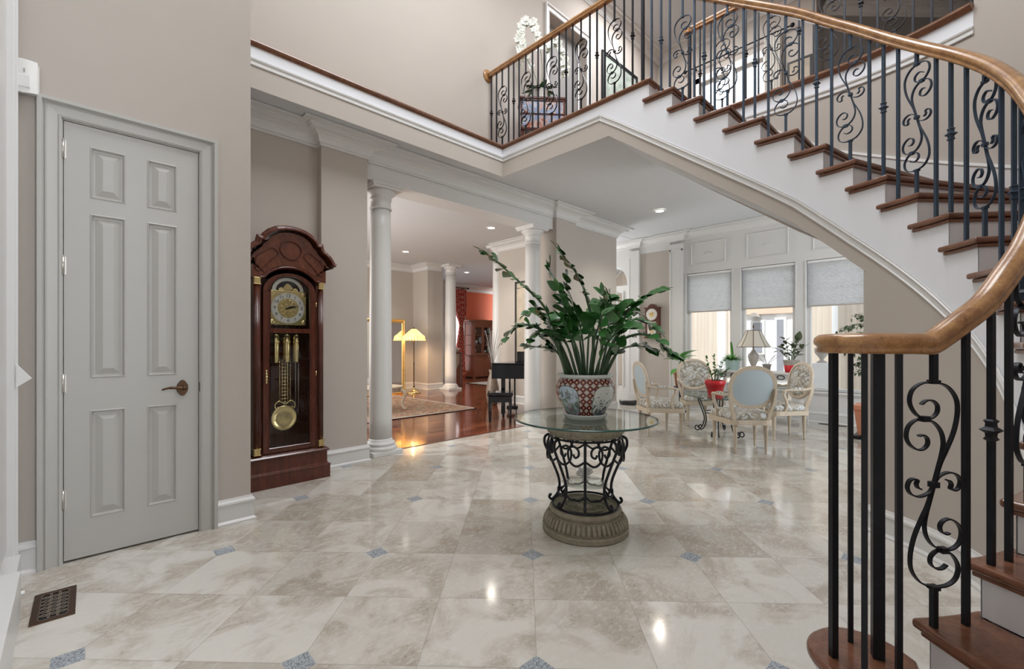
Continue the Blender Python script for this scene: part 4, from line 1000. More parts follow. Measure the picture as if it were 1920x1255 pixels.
# floor registers
def register(name, x, y, w_, l_, rz, label):
    o = thing(name, label, 'vent', (x, y, 0), rz)
    fr = MB(); t = 0.028
    for a, b, c, d in ((-w_/2, w_/2, -l_/2, -l_/2+t), (-w_/2, w_/2, l_/2-t, l_/2), (-w_/2, -w_/2+t, -l_/2+t, l_/2-t), (w_/2-t, w_/2, -l_/2+t, l_/2-t)): fr.box(a, b, c, d, 0.0, 0.006)
    obj('frame', fr, 'bronze', o, bev=0.002)
    obj('grille_backing', MB().box(-w_/2+t, w_/2-t, -l_/2+t, l_/2-t, 0.0, 0.001), 'blackp', o)
    g = MB(); n = 5
    for i in range(3):
        for j in range(7):
            cx = (i-1)*(w_-2*t)/3; cy = -l_/2+t+(j+0.5)*(l_-2*t)/7; a, b = (w_-2*t)/6, (l_-2*t)/14
            g.tube([(cx+a*1.25*cos(2*PI*k/16), cy+b*1.5*sin(2*PI*k/16), 0.004) for k in range(16)], 0.0026, 5, closed=True)
    obj('scroll_grille', g, 'grille', o); return o
register('floor_vent', -0.060, 2.985, 0.145, 0.325, -0.02, 'bronze scrolled floor vent in the travertine near the left door')
register('floor_vent', 8.10, 1.43, 0.10, 0.34, 0, 'dark floor vent under the windows near the stair')

# ------------------------------------------------------------------ grandfather clock
gc = thing('grandfather_clock', 'tall carved mahogany grandfather clock with brass dial and pendulum standing in the wall recess', 'clock', (1.352, 4.28, 0)); gc.scale = (1, 1, 0.968)
# local frame: x width, front towards -y
def cb(*a): return MB().box(*a)
bs_ = MB().box(-0.335, 0.335, -0.180, 0.175, 0, 0.115)
bs_.sweep([(-0.335, 0.175, 0.115), (-0.335, -0.180, 0.115), (0.335, -0.180, 0.115), (0.335, 0.175, 0.115)], [(-0.0, 0), (0.006, 0.004), (0.0, 0.014), (-0.012, 0.018), (-0.018, 0.03), (-0.05, 0.03), (-0.05, 0)])
bs_.box(-0.315, 0.315, -0.160, 0.175, 0.115, 0.265)
bs_.sweep([(-0.315, 0.175, 0.265), (-0.315, -0.160, 0.265), (0.315, -0.160, 0.265), (0.315, 0.175, 0.265)], [(-0.0, -0.02), (0.012, -0.012), (0.016, 0.0), (0.006, 0.012), (-0.01, 0.022), (-0.05, 0.022), (-0.05, -0.02)])
obj('plinth', bs_, 'mahog', gc)
ca = MB()
for sx in (-1, 1):
    a, b = sorted((sx*0.285, sx*0.265)); ca.box(a, b, -0.10, 0.17, 0.28, 1.95)
    a, b = sorted((sx*0.285, sx*0.225)); ca.box(a, b, -0.135, -0.10, 0.28, 1.80)
ca.box(-0.285, 0.285, 0.15, 0.17, 0.28, 1.95).box(-0.285, 0.285, -0.135, 0.17, 0.26, 0.295)
obj('case', ca, 'mahog', gc, bev=0.003)
for sx in (-1, 1):
    q = MB(); n = 20
    q.lathe([(0.0, 0.36), (0.021, 0.36), (0.021, 1.765), (0.0, 1.765)], (sx*0.262, -0.142, 0), 20)
    for k in range(8):
        an = -PI/2+(k-3.5)*0.38; q.tube([(sx*0.262+0.021*cos(an), -0.142+0.021*sin(an), 0.38), (sx*0.262+0.021*cos(an), -0.142+0.021*sin(an), 1.75)], 0.0028, 5)
    obj('fluted_column', q, 'mahog', gc)
    for z in (0.298, 1.765):
        q = MB().box(sx*0.262-0.027, sx*0.262+0.027, -0.170, -0.115, z, z+0.010).box(sx*0.262-0.023, sx*0.262+0.023, -0.166, -0.118, z+0.01, z+0.05).box(sx*0.262-0.027, sx*0.262+0.027, -0.170, -0.115, z+0.05, z+0.062)
        for j in range(3): q.box(sx*0.262-0.018+0.014*j, sx*0.262-0.010+0.014*j, -0.170, -0.165, z+0.012, z+0.048)
        obj('brass_cap', q, 'brass', gc, bev=0.002)
# long arched door
dg = MB(); w0, w1 = 0.215, 0.165
zA = 1.715
archo = [(w0*cos(PI*k/20), zA+w0*0.80*sin(PI*k/20)) for k in range(21)]
archi = [(w1*cos(PI*k/20), zA-0.005+w1*0.90*sin(PI*k/20)) for k in range(21)]
for (a, b), (c, d) in zip(zip(archo, archo[1:]), zip(archi, archi[1:])):
    dg.ext([(a[0], -0.150, a[1]), (b[0], -0.150, b[1]), (d[0], -0.150, d[1]), (c[0], -0.150, c[1])], (0, 0.022, 0))
for sx in (-1, 1):
    a, b = sorted((sx*w0, sx*w1)); dg.box(a, b, -0.150, -0.128, 0.30, zA)
dg.box(-w1, w1, -0.150, -0.128, 0.30, 0.345).box(-w1, w1, -0.150, -0.128, 1.352, 1.392)
dg.sweep([(-w1+0.0, -0.151, 0.345), (-w1, -0.151, zA)]+[(x, -0.151, z) for x, z in archi[::-1]]+[(w1, -0.151, 0.345)], [(0.0, 0.0), (-0.006, 0.005), (-0.012, 0.0)], up=(0, -1, 0), closed=True)
cd = obj('door_frame', dg, 'mahog', gc)
gl = MB().ext([(x, -0.140, z) for x, z in archi[::-1]]+[(w1, -0.140, 0.34), (-w1, -0.140, 0.34)], (0, 0.003, 0)); obj('door_glass', gl, 'clockglass', cd)
hd = MB()
for k in range(5): hd.ball((-0.190+0.0, -0.153, 0.92+0.024*k), 0.012-0.003*abs(k-2)+0.002, 6)
hd.box(-0.196, -0.184, -0.156, -0.149, 0.91, 1.03); obj('escutcheon', hd, 'brass', cd)
for z in (0.98, 1.62): obj('hinge', MB().lathe([(0.005, -0.02), (0.005, 0.02)], (0.220, -0.150, z), 8), 'brass', cd)
# bonnet: arched pediment
def sil(k=1.0, dz=0.0):
    pts = [(0.375, 1.985), (0.352, 2.00), (0.335, 2.03), (0.312, 2.062), (0.282, 2.085), (0.262, 2.10), (0.247, 2.118), (0.240, 2.15), (0.214, 2.150), (0.195, 2.188), (0.160, 2.222), (0.110, 2.250), (0.055, 2.264), (0.0, 2.268)]
    p = [tuple(q) for q in pts]; return p+[(-x, z) for x, z in p[::-1][1:]]
top = sil()
hood = MB()
inner_arch = [(0.245*cos(PI*k/24), 1.70+0.245*0.86*sin(PI*k/24)) for k in range(25)]
# front board: strip between the arch and the silhouette, resampled by angle
def resamp(poly, n):
    P = [Vector((x, z, 0)) for x, z in poly]; L = [0]
    for a, b in zip(P, P[1:]): L.append(L[-1]+(b-a).length)
    out = []
    for k in range(n+1):
        d = L[-1]*k/n; i = max(j for j in range(len(L)) if L[j] <= d+1e-9); i = min(i, len(P)-2)
        out.append(P[i].lerp(P[i+1], (d-L[i])/max(1e-9, L[i+1]-L[i])))
    return [(p.x, p.y) for p in out]
N_ = 48
to = resamp([(0.285, 1.825)]+[(0.29, 1.97)]+[(x*0.90, z-0.02) for x, z in top]+[(-0.29, 1.97), (-0.285, 1.825)], N_)
ti = resamp([(0.243, 1.825)]+[(x, z+0.02) for x, z in inner_arch[4:-4]]+[(-0.243, 1.825)], N_)
for i in range(N_):
    hood.ext([(to[i][0], -0.165, to[i][1]), (to[i+1][0], -0.165, to[i+1][1]), (ti[i+1][0], -0.165, ti[i+1][1]), (ti[i][0], -0.165, ti[i][1])], (0, 0.03, 0))
hood.ext([(x*0.90, 0.17, z-0.02) for x, z in top]+[(-0.30, 0.17, 1.86), (0.30, 0.17, 1.86)], (0, -0.02, 0))
for sx in (-1, 1): a, b = sorted((sx*0.285, sx*0.30)); hood.box(a, b, -0.165, 0.17, 1.825, 1.99)
obj('hood_board', hood, 'burl', gc)
cornice = MB().sweep([(x, -0.168, z) for x, z in top], [(0.0, -0.02), (0.020, -0.018), (0.022, 0.0), (0.040, 0.006), (0.030, 0.022), (0.012, 0.034), (0.004, 0.046), (-0.004, 0.046), (-0.004, -0.02)], up=(0, -1, 0))
roof = MB().grid([[(x, -0.17, z+0.002), (x, 0.17, z+0.002)] for x, z in top], smooth=True).grid([[(x, -0.17, z-0.012), (x, 0.17, z-0.012)] for x, z in top], smooth=True)
obj('cornice', cornice.join(roof), 'mahog', gc)
fr_ = [(x, -0.167, z) for x, z in ti]
mo = MB().sweep(fr_, [(-0.006, 0), (-0.002, 0.010), (0.006, 0.012), (0.014, 0.006), (0.022, 0.008), (0.026, 0)], up=(0, -1, 0))
sh_ = [(0.0+0.085*cos(a)*(1-0.10*max(0, -sin(a))), -0.167, 2.090+0.078*sin(a)) for a in [2*PI*k/32 for k in range(32)]]
mo.sweep(sh_, [(-0.005, 0), (0, 0.010), (0.006, 0.010), (0.010, 0)], up=(0, -1, 0), closed=True)
for sx in (-1, 1):
    tri = [(sx*x, -0.167, z) for x, z in ((0.105, 2.045), (0.145, 2.09), (0.205, 2.055), (0.268, 1.995), (0.268, 1.885), (0.225, 1.91), (0.170, 1.975))]
    mo.sweep(spline(tri, 3, closed=True), [(-0.003, 0), (0, 0.006), (0.004, 0.006), (0.007, 0)], up=(0, -1, 0), closed=True)
obj('hood_carving', mo, 'mahog', gc)
# dial with moon arch
di = MB().box(-0.152, 0.152, -0.095, -0.088, 1.425, 1.735)
dial = obj('dial_plate', di, 'brass', gc, bev=0.002)
arc_ = [(0.130*cos(PI*k/24), -0.093, 1.735+0.118*sin(PI*k/24)) for k in range(25)]
arc2 = [(0.100*cos(PI*k/24), -0.093, 1.735+0.090*sin(PI*k/24)) for k in range(25)]
mm = MB()
for i in range(24): mm.ext([arc_[i], arc_[i+1], arc2[i+1], arc2[i]], (0, 0.004, 0))
obj('moon_arch', mm, 'silver', dial)
obj('moon_disc', MB().ext([(0.100*cos(PI*k/24), -0.090, 1.735+0.090*sin(PI*k/24)) for k in range(25)], (0, 0.003, 0)), 'iron', dial)
obj('moon_ship', MB().ext([(-0.030, -0.0915, 1.738), (0.034, -0.0915, 1.738), (0.042, -0.0915, 1.760), (0.012, -0.0915, 1.795), (-0.010, -0.0915, 1.800), (-0.038, -0.0915, 1.765)], (0, 0.002, 0)).ball((-0.055, -0.091, 1.742), 0.022, 8, sy=0.1).ball((0.062, -0.091, 1.742), 0.022, 8, sy=0.1), 'brass', dial)
cz = 1.578
ring = MB()
for i in range(48):
    a, b = 2*PI*i/48, 2*PI*(i+1)/48
    ring.ext([(r*cos(t_), -0.0965, cz+r*sin(t_)) for r, t_ in ((0.088, a), (0.138, a), (0.138, b), (0.088, b))], (0, 0.002, 0))
obj('chapter_ring', ring, 'silver', dial)
nm = MB()
for h in range(1, 13):
    a = PI/2-2*PI*h/12
    nm.join(text_mesh(str(h), 0.040, 0.0006), Matrix.Translation((0.111*cos(a), -0.0985, cz+0.111*sin(a))) @ Matrix.Rotation(PI/2, 4, 'X'))
for h in range(60):
    a = 2*PI*h/60; nm.tube([(0.130*cos(a), -0.0985, cz+0.130*sin(a)), (0.135*cos(a), -0.0985, cz+0.135*sin(a))], 0.0012, 4)
obj('numerals', nm, 'blackp', dial)
ce = MB()
for i in range(10):
    a = 2*PI*i/10; ce.tube([(0.055*cos(a)+0.022*cos(a+b_), -0.099, cz+0.055*sin(a)+0.022*sin(a+b_)) for b_ in [2*PI*k/12 for k in range(12)]], 0.0022, 5, closed=True)
for sx in (-1, 1):
    for sz in (-1, 1): ce.ball((sx*0.130, -0.097, cz+sz*0.130+0.002), 0.022, 6, sy=0.25)
obj('dial_ornament', ce, 'brass', dial)
def hand(name, ang, L, w_):
    a = math.radians(90-ang); d = Vector((cos(a), 0, sin(a))); n_ = Vector((-sin(a), 0, cos(a))); c = Vector((0, -0.103, cz))
    P = [c-d*0.022-n_*w_, c+d*L*0.45-n_*w_*1.8, c+d*L*0.6-n_*w_*0.5, c+d*L, c+d*L*0.6+n_*w_*0.5, c+d*L*0.45+n_*w_*1.8, c-d*0.022+n_*w_]
    return obj(name, MB().ext([tuple(p) for p in P], (0, 0.0015, 0)), 'blackp', dial)
hand('hour_hand', 68, 0.075, 0.005); hand('minute_hand', 77, 0.118, 0.0035)
# brass weights, pendulum
for i, x in enumerate((-0.088, 0.002, 0.084)):
    q = MB().lathe([(0.0, 1.085), (0.026, 1.085), (0.030, 1.090), (0.030, 1.335), (0.026, 1.34), (0.010, 1.345), (0.004, 1.36), (0.003, 1.45)], (x, -0.045, 0), 24)
    q.lathe([(0.030, 1.262), (0.034, 1.266), (0.034, 1.282), (0.030, 1.286)], (x, -0.045, 0), 24)
    obj('weight', q, 'brass', gc)
pe = MB()
for x in (-0.045, -0.0225, 0, 0.0225, 0.045): pe.tube([(x, -0.01, 0.70), (x, -0.01, 1.12)], 0.0045, 6)
for k in range(13): pe.tube([(-0.055, -0.014, 0.72+0.032*k), (0.055, -0.014, 0.72+0.032*k)], 0.0035, 6)
for sx in (-1, 1): pe.tube(spline([(0, -0.015, 0.70), (sx*0.05, -0.015, 0.73), (sx*0.085, -0.015, 0.70), (sx*0.075, -0.015, 0.66), (sx*0.055, -0.015, 0.68)], 5), 0.008, 6)
pd = obj('pendulum', pe, 'brass', gc)
obj('bob', MB().lathe([(0.0, 0.012), (0.05, 0.010), (0.088, 0.004), (0.092, 0.008), (0.112, 0.006), (0.116, 0.0), (0.112, -0.006), (0.0, -0.008)], n=40).xf(Matrix.Translation((-0.008, -0.02, 0.575)) @ Matrix.Rotation(PI/2, 4, 'X')), 'brass', pd)
obj('chime_tubes', MB().join(MB().tube([(0.11, 0.05, 0.6), (0.11, 0.05, 1.30)], 0.006, 8)).tube([(0.135, 0.05, 0.5), (0.135, 0.05, 1.30)], 0.006, 8).tube([(-0.12, 0.05, 0.7), (-0.12, 0.05, 1.30)], 0.006, 8), 'nickel', gc)

# ------------------------------------------------------------------ glass pedestal table
TX, TY = 2.416, 1.776
tb = thing('pedestal_table', 'round glass-topped table on a scrolled black iron and stone pedestal in the foyer', 'table', (TX, TY, 0))
bp = [(0.0, 0.0), (0.272, 0.0), (0.280, 0.006), (0.280, 0.034), (0.276, 0.040), (0.266, 0.042), (0.262, 0.050), (0.250, 0.085), (0.232, 0.110), (0.222, 0.116), (0.222, 0.124), (0.232, 0.128), (0.236, 0.140), (0.232, 0.152), (0.222, 0.158), (0.205, 0.160), (0.200, 0.150), (0.15, 0.148), (0.0, 0.150)]
st = MB().lathe(bp, n=96, smooth=False)
ba = obj('stone_base', st, 'stone', tb)
fl = MB()
for k in range(52):
    a = 2*PI*k/52
    P = [(r_*cos(a), r_*sin(a), z_) for r_, z_ in ((0.266, 0.052), (0.261, 0.072), (0.250, 0.094), (0.238, 0.108))]
    fl.tube(P, [0.0125, 0.0125, 0.0115, 0.009], 8)
obj('fluting', fl, 'stone', ba)
fo = MB()
for k in range(12):
    a = 2*PI*k/12; fo.tube([(0.085*cos(a)+0.035*cos(a+b_), 0.085*sin(a)+0.035*sin(a+b_), 0.152) for b_ in [2*PI*q/12 for q in range(12)]], 0.004, 5, closed=True)
fo.tube([(0.135*cos(2*PI*q/40), 0.135*sin(2*PI*q/40), 0.154) for q in range(40)], 0.005, 6, closed=True)
obj('base_relief', fo, 'stone', ba)
up = MB().lathe([(0.195, 0.620), (0.228, 0.623), (0.242, 0.640), (0.252, 0.670), (0.257, 0.706), (0.253, 0.7215), (0.225, 0.7215), (0.215, 0.70), (0.19, 0.66), (0.195, 0.620)], n=64, cap=False)
for k in range(28):
    a = 2*PI*k/28; up.tube([(0.247*cos(a+0.07*cos(b_)), 0.247*sin(a+0.07*cos(b_)), 0.662+0.020*sin(b_)) for b_ in [2*PI*q/8 for q in range(8)]], 0.003, 4, closed=True)
obj('top_collar', up, 'stone', tb)
ir = MB()
NR = 8
rot0 = math.atan2(-TY, -TX)
for k in range(NR):
    a = rot0+2*PI*k/NR+0.0
    rad = spline([(0.236, 0.616), (0.264, 0.598), (0.268, 0.555), (0.245, 0.50), (0.210, 0.42), (0.178, 0.34), (0.168, 0.28), (0.180, 0.225), (0.212, 0.186), (0.226, 0.182), (0.236, 0.195), (0.230, 0.210), (0.220, 0.208)], 4)
    ir.tube([(p.x*cos(a), p.x*sin(a), p.y) for p in rad], 0.0088, 8)
    # tendrils under the collar and at the foot, in the tangential plane
    for sg in (-1, 1):
        loop = spline([(0.0, 0.50), (0.055, 0.470), (0.100, 0.500), (0.108, 0.560), (0.075, 0.590), (0.042, 0.570), (0.040, 0.535), (0.062, 0.522), (0.074, 0.542)], 4)
        ir.tube([((0.250-0.4*abs(u)*abs(u))*cos(a+sg*u/0.25), (0.250-0.4*u*u)*sin(a+sg*u/0.25), z) for u, z, _ in [(p.x, p.y, 0) for p in loop]], 0.0072, 7)
        low = spline([(0.0, 0.265), (0.030, 0.240), (0.062, 0.236), (0.066, 0.245)], 4)
        ir.tube([(0.176*cos(a+sg*p.x/0.176), 0.176*sin(a+sg*p.x/0.176), p.y) for p in low], 0.0068, 6)
for r_, z_, th_ in ((0.232, 0.614, 0.007), (0.215, 0.170, 0.0075)):
    ir.tube([(r_*cos(2*PI*q/48), r_*sin(2*PI*q/48), z_) for q in range(48)], th_, 6, closed=True)
obj('iron_cage', ir, 'iron', tb)
sg_ = MB().lathe([(0.0, 0.300), (0.148, 0.300), (0.150, 0.304), (0.148, 0.308), (0.0, 0.308)], n=48); obj('glass_shelf', sg_, 'glass', tb)
gt = MB().lathe([(0.0, 0.722), (0.459, 0.722), (0.459, 0.733), (0.0, 0.733)], n=96, smooth=False); obj('glass_top', gt, 'glass', tb)
obj('glass_edge', MB().lathe([(0.459, 0.7215), (0.466, 0.7235), (0.468, 0.7275), (0.466, 0.7315), (0.459, 0.7335)], n=96, cap=False), 'gedge', tb)
# coral ornament on the shelf
cr = MB(); random.seed(4)
def coral(p, d, L, r, depth):
    q = p+d*L; cr.tube([p, (p+q)/2+Vector((random.uniform(-.004, .004), random.uniform(-.004, .004), 0)), q], [r, r*0.85, r*0.6], 6)
    if depth:
        for _ in range(3):
            nd = (d+Vector((random.uniform(-.8, .8), random.uniform(-.8, .8), random.uniform(-0.1, .6)))).normalized(); coral(q, nd, L*0.72, r*0.62, depth-1)
for k in range(80):
    a = random.uniform(0, 2*PI); e = random.uniform(0.05, 1.5); d = Vector((cos(a)*cos(e), sin(a)*cos(e), sin(e))); L = random.uniform(0.035, 0.062); c0 = Vector((0, 0, 0.028))
    cr.tube([c0, c0+d*L*0.6, c0+d*L+Vector((0, 0, random.uniform(0, 0.01)))], [0.006, 0.0055, 0.004], 6)
    for q in range(3):
        a2 = random.uniform(0, 2*PI); b2 = c0+d*L*random.uniform(0.6, 1.0); cr.tube([b2, b2+(d+Vector((cos(a2), sin(a2), random.uniform(-.4, .6))))*0.011], [0.0035, 0.0022], 5)
for k in range(6): a = 2*PI*k/6; cr.tube([(0, 0, 0.03), (0.02*cos(a), 0.02*sin(a), 0.001)], 0.006, 6)
co_ = thing('coral_ornament', 'small white branching coral on the lower glass shelf of the pedestal table', 'ornament', (TX, TY, 0.312)); obj('coral', cr, 'paper', co_)

# ------------------------------------------------------------------ potted plants
def leaf(mb, base, d, up, L, Wd, fold=0.25, curl=0.15, n=6):
    d = Vector(d).normalized(); u = Vector(up); u = (u-d*u.dot(d)); u = u.normalized() if u.length > 1e-4 else Vector((0, 0, 1)); s_ = d.cross(u)
    rows = []
    for k in range(n+1):
        t = k/n; w_ = Wd*0.5*(sin(PI*min(1, t*1.0)**0.80)**0.85 if 0 < t < 1 else 0.0)*(1.0)+0.0006
        c = Vector(base)+d*(L*t)-u*(curl*L*t*t)
        rows.append([c-s_*w_+u*(w_*fold), c, c+s_*w_+u*(w_*fold)])
    mb.grid([[tuple(p) for p in r] for r in rows], smooth=True)
P_R = Vector((sin(YAW), -cos(YAW), 0)); P_D = Vector((cos(YAW), sin(YAW), 0)); P_U = Vector((0, 0, 1))
zz = thing('potted_zz_plant', 'large glossy-leaved plant in a painted red and white porcelain pot on the glass table', 'potted plant', (TX, TY, 0.7335), YAW)
ZR = Matrix.Rotation(-YAW, 4, 'Z')      # world directions into the pot's own frame
pp = [(0.0, 0.020), (0.120, 0.020), (0.124, 0.028), (0.136, 0.048), (0.163, 0.090), (0.184, 0.135), (0.194, 0.175), (0.194, 0.210), (0.184, 0.242), (0.168, 0.262)]
obj('pot', MB().lathe(pp, n=64, cap=False), 'pot', zz)
obj('pot_rim', MB().lathe([(0.168, 0.262), (0.180, 0.268), (0.186, 0.277), (0.183, 0.287), (0.170, 0.288), (0.162, 0.280), (0.158, 0.262), (0.158, 0.24), (0.0, 0.238)], n=64, cap=False), 'porc', zz)
obj('saucer', MB().lathe([(0.0, 0.0), (0.128, 0.0), (0.134, 0.006), (0.146, 0.022), (0.148, 0.030), (0.144, 0.031), (0.128, 0.012), (0.0, 0.010)], n=56), 'porc', zz)
obj('soil', MB().lathe([(0.0, 0.252), (0.158, 0.248)], n=40, cap=False), 'soil', zz)
def fromtable(px_, py_, dep):     # offset in the pot's frame from the pot axis: right, depth, up
    kz = (2.96+dep)/841
    return Vector((0, 0, 0))+P_R*((px_-960)*kz-0.482)+P_D*dep+P_U*(1.22-(py_-644)*kz-0.7335)
ST = [  # stem points: (px, py, depth) from pot up to the tip, leaf rows, leaf length
    ([(1074, 694, 0), (1048, 640, -.05), (1020, 575, -.08), (975, 530, -.08), (930, 490, -.08), (902, 470, -.08)], 11, 0.082, 0.33),
    ([(1110, 694, 0), (1112, 620, 0), (1100, 560, 0.02), (1085, 520, .03), (1060, 485, .03), (1042, 462, .03)], 10, 0.075, 0.45),
    ([(1090, 694, 0.04), (1070, 610, .10), (1048, 545, .14), (1032, 510, .15), (1030, 490, .15)], 7, 0.085, 0.40),
    ([(1066, 690, -.03), (1040, 640, -.14), (1000, 612, -.20), (968, 612, -.22), (942, 640, -.23)], 9, 0.080, 0.42),
    ([(1062, 688, 0), (1048, 665, -.02), (1028, 654, -.04), (1002, 650, -.05), (988, 648, -.05)], 5, 0.075, 0.35),
    ([(1120, 692, 0), (1150, 640, .04), (1172, 595, .06), (1190, 570, .06), (1215, 552, .06), (1246, 542, .06)], 9, 0.078, 0.48),
    ([(1128, 694, -.02), (1152, 650, -.06), (1190, 628, -.10), (1225, 632, -.12), (1250, 655, -.13), (1272, 672, -.13)], 11, 0.076, 0.42),
    ([(1136, 694, 0), (1152, 668, -.03), (1178, 650, -.06), (1205, 650, -.08), (1226, 658, -.09)], 5, 0.100, 0.62),
    ([(1098, 694, -.04), (1092, 640, -.10), (1085, 600, -.14), (1072, 572, -.15)], 6, 0.090, 0.40),
    ([(1104, 694, -.06), (1112, 650, -.16), (1122, 612, -.22), (1128, 590, -.25), (1126, 655, -.28)], 8, 0.080, 0.45),
    ([(1118, 694, 0.03), (1132, 640, .06), (1150, 590, .10), (1168, 575, .12), (1200, 590, .13)], 7, 0.085, 0.40),
    ([(1082, 694, 0.05), (1060, 640, .12), (1030, 600, .2), (1000, 585, .24), (985, 590, .26)], 8, 0.075, 0.40),
    ([(1100, 694, 0.06), (1105, 620, .16), (1118, 575, .22), (1135, 560, .25), (1160, 565, .28)], 7, 0.080, 0.40),
    ([(1090, 694, -.02), (1072, 640, -.04), (1062, 590, -.06), (1052, 560, -.07), (1046, 540, -.06)], 6, 0.095, 0.38),
    ([(1126, 694, 0.02), (1146, 655, .02), (1170, 610, 0), (1192, 600, -.02), (1216, 606, -.04), (1236, 622, -.05)], 8, 0.080, 0.42),
    ([(1134, 694, -.02), (1150, 676, -.04), (1160, 655, -.06), (1165, 630, -.06)], 4, 0.085, 0.40),
    ([(1070, 694, .02), (1052, 668, .04), (1036, 650, .05), (1016, 630, .06)], 5, 0.080, 0.40),
    ([(1084, 694, -.04), (1064, 650, -.12), (1040, 628, -.18), (1012, 622, -.22), (992, 640, -.24)], 7, 0.080, 0.40),
    ([(1112, 694, -.05), (1130, 660, -.14), (1150, 630, -.20), (1172, 612, -.23), (1196, 612, -.25)], 7, 0.085, 0.40),
    ([(1094, 694, -.06), (1082, 655, -.16), (1066, 625, -.22), (1056, 605, -.24), (1050, 596, -.25)], 6, 0.085, 0.45),
    ([(1096, 694, .02), (1086, 630, .04), (1078, 580, .05), (1064, 540, .05), (1062, 520, .05)], 6, 0.085, 0.40),
    ([(1122, 694, .05), (1140, 640, .10), (1152, 600, .12), (1146, 570, .13), (1140, 552, .13)], 6, 0.085, 0.40),
    ([(1078, 694, .0), (1056, 655, .02), (1036, 620, .03), (1018, 590, .03), (1004, 572, .03)], 7, 0.080, 0.40),
    ([(1108, 694, 0.0), (1118, 650, -.02), (1128, 600, -.04), (1134, 575, -.05), (1130, 548, -.04)], 6, 0.090, 0.40),
]
random.seed(11)
sm_ = MB(); lf = MB()
for pts_, nl, LL, t0 in ST:
    W_ = [fromtable(*p) for p in pts_]
    b0 = W_[0].copy(); b0.z = 0.25; rr_ = Vector((b0.x, b0.y, 0)); 
    if rr_.length > 0.12: rr_ = rr_.normalized()*0.12
    W_[0] = Vector((rr_.x, rr_.y, 0.25)); P = spline([ZR @ p for p in W_], 8); m = len(P)
    sm_.tube(P, [(0.0110 if nl > 8 else 0.0070)*(1-0.78*i/(m-1))+0.001 for i in range(m)], 7)
    nl = int(nl*1.22); t0 *= 0.85
    for k in range(nl):
        t = t0+(1-t0)*(k/(nl-0.5)); i = min(m-2, int(t*(m-1))); d = (P[i+1]-P[i]).normalized()
        side = Vector((0, 0, 1)).cross(d); side = side.normalized() if side.length > 0.2 else Vector((1, 0, 0))
        upv = d.cross(side)*(-1); upv = upv if upv.z > -0.2 else -upv
        ll = 1.40*LL*(0.72+0.28*sin(PI*(k+0.8)/(nl+0.6)))*random.uniform(0.9, 1.12)
        for sg in (-1, 1):
            if random.random() < 0.05: continue
            ang = random.uniform(0.95, 1.30)
            dd = d*cos(ang)+side*sg*sin(ang)+Vector((random.uniform(-.18, .18), random.uniform(-.18, .18), random.uniform(-.12, .22)))
            leaf(lf, P[i]+dd*0.004, dd, upv*0.6+Vector((random.uniform(-1.2, 0.0), random.uniform(-.5, .5), random.uniform(0, .5))), ll, ll*random.uniform(0.54, 0.66), fold=0.10, curl=random.uniform(0.05, 0.25))
    leaf(lf, P[-1], (P[-1]-P[-3]), (0, 0.2, 1), LL*0.8, LL*0.32)
obj('stems', sm_, 'stem', zz); obj('foliage', lf, 'leaf', zz, keepn=True)

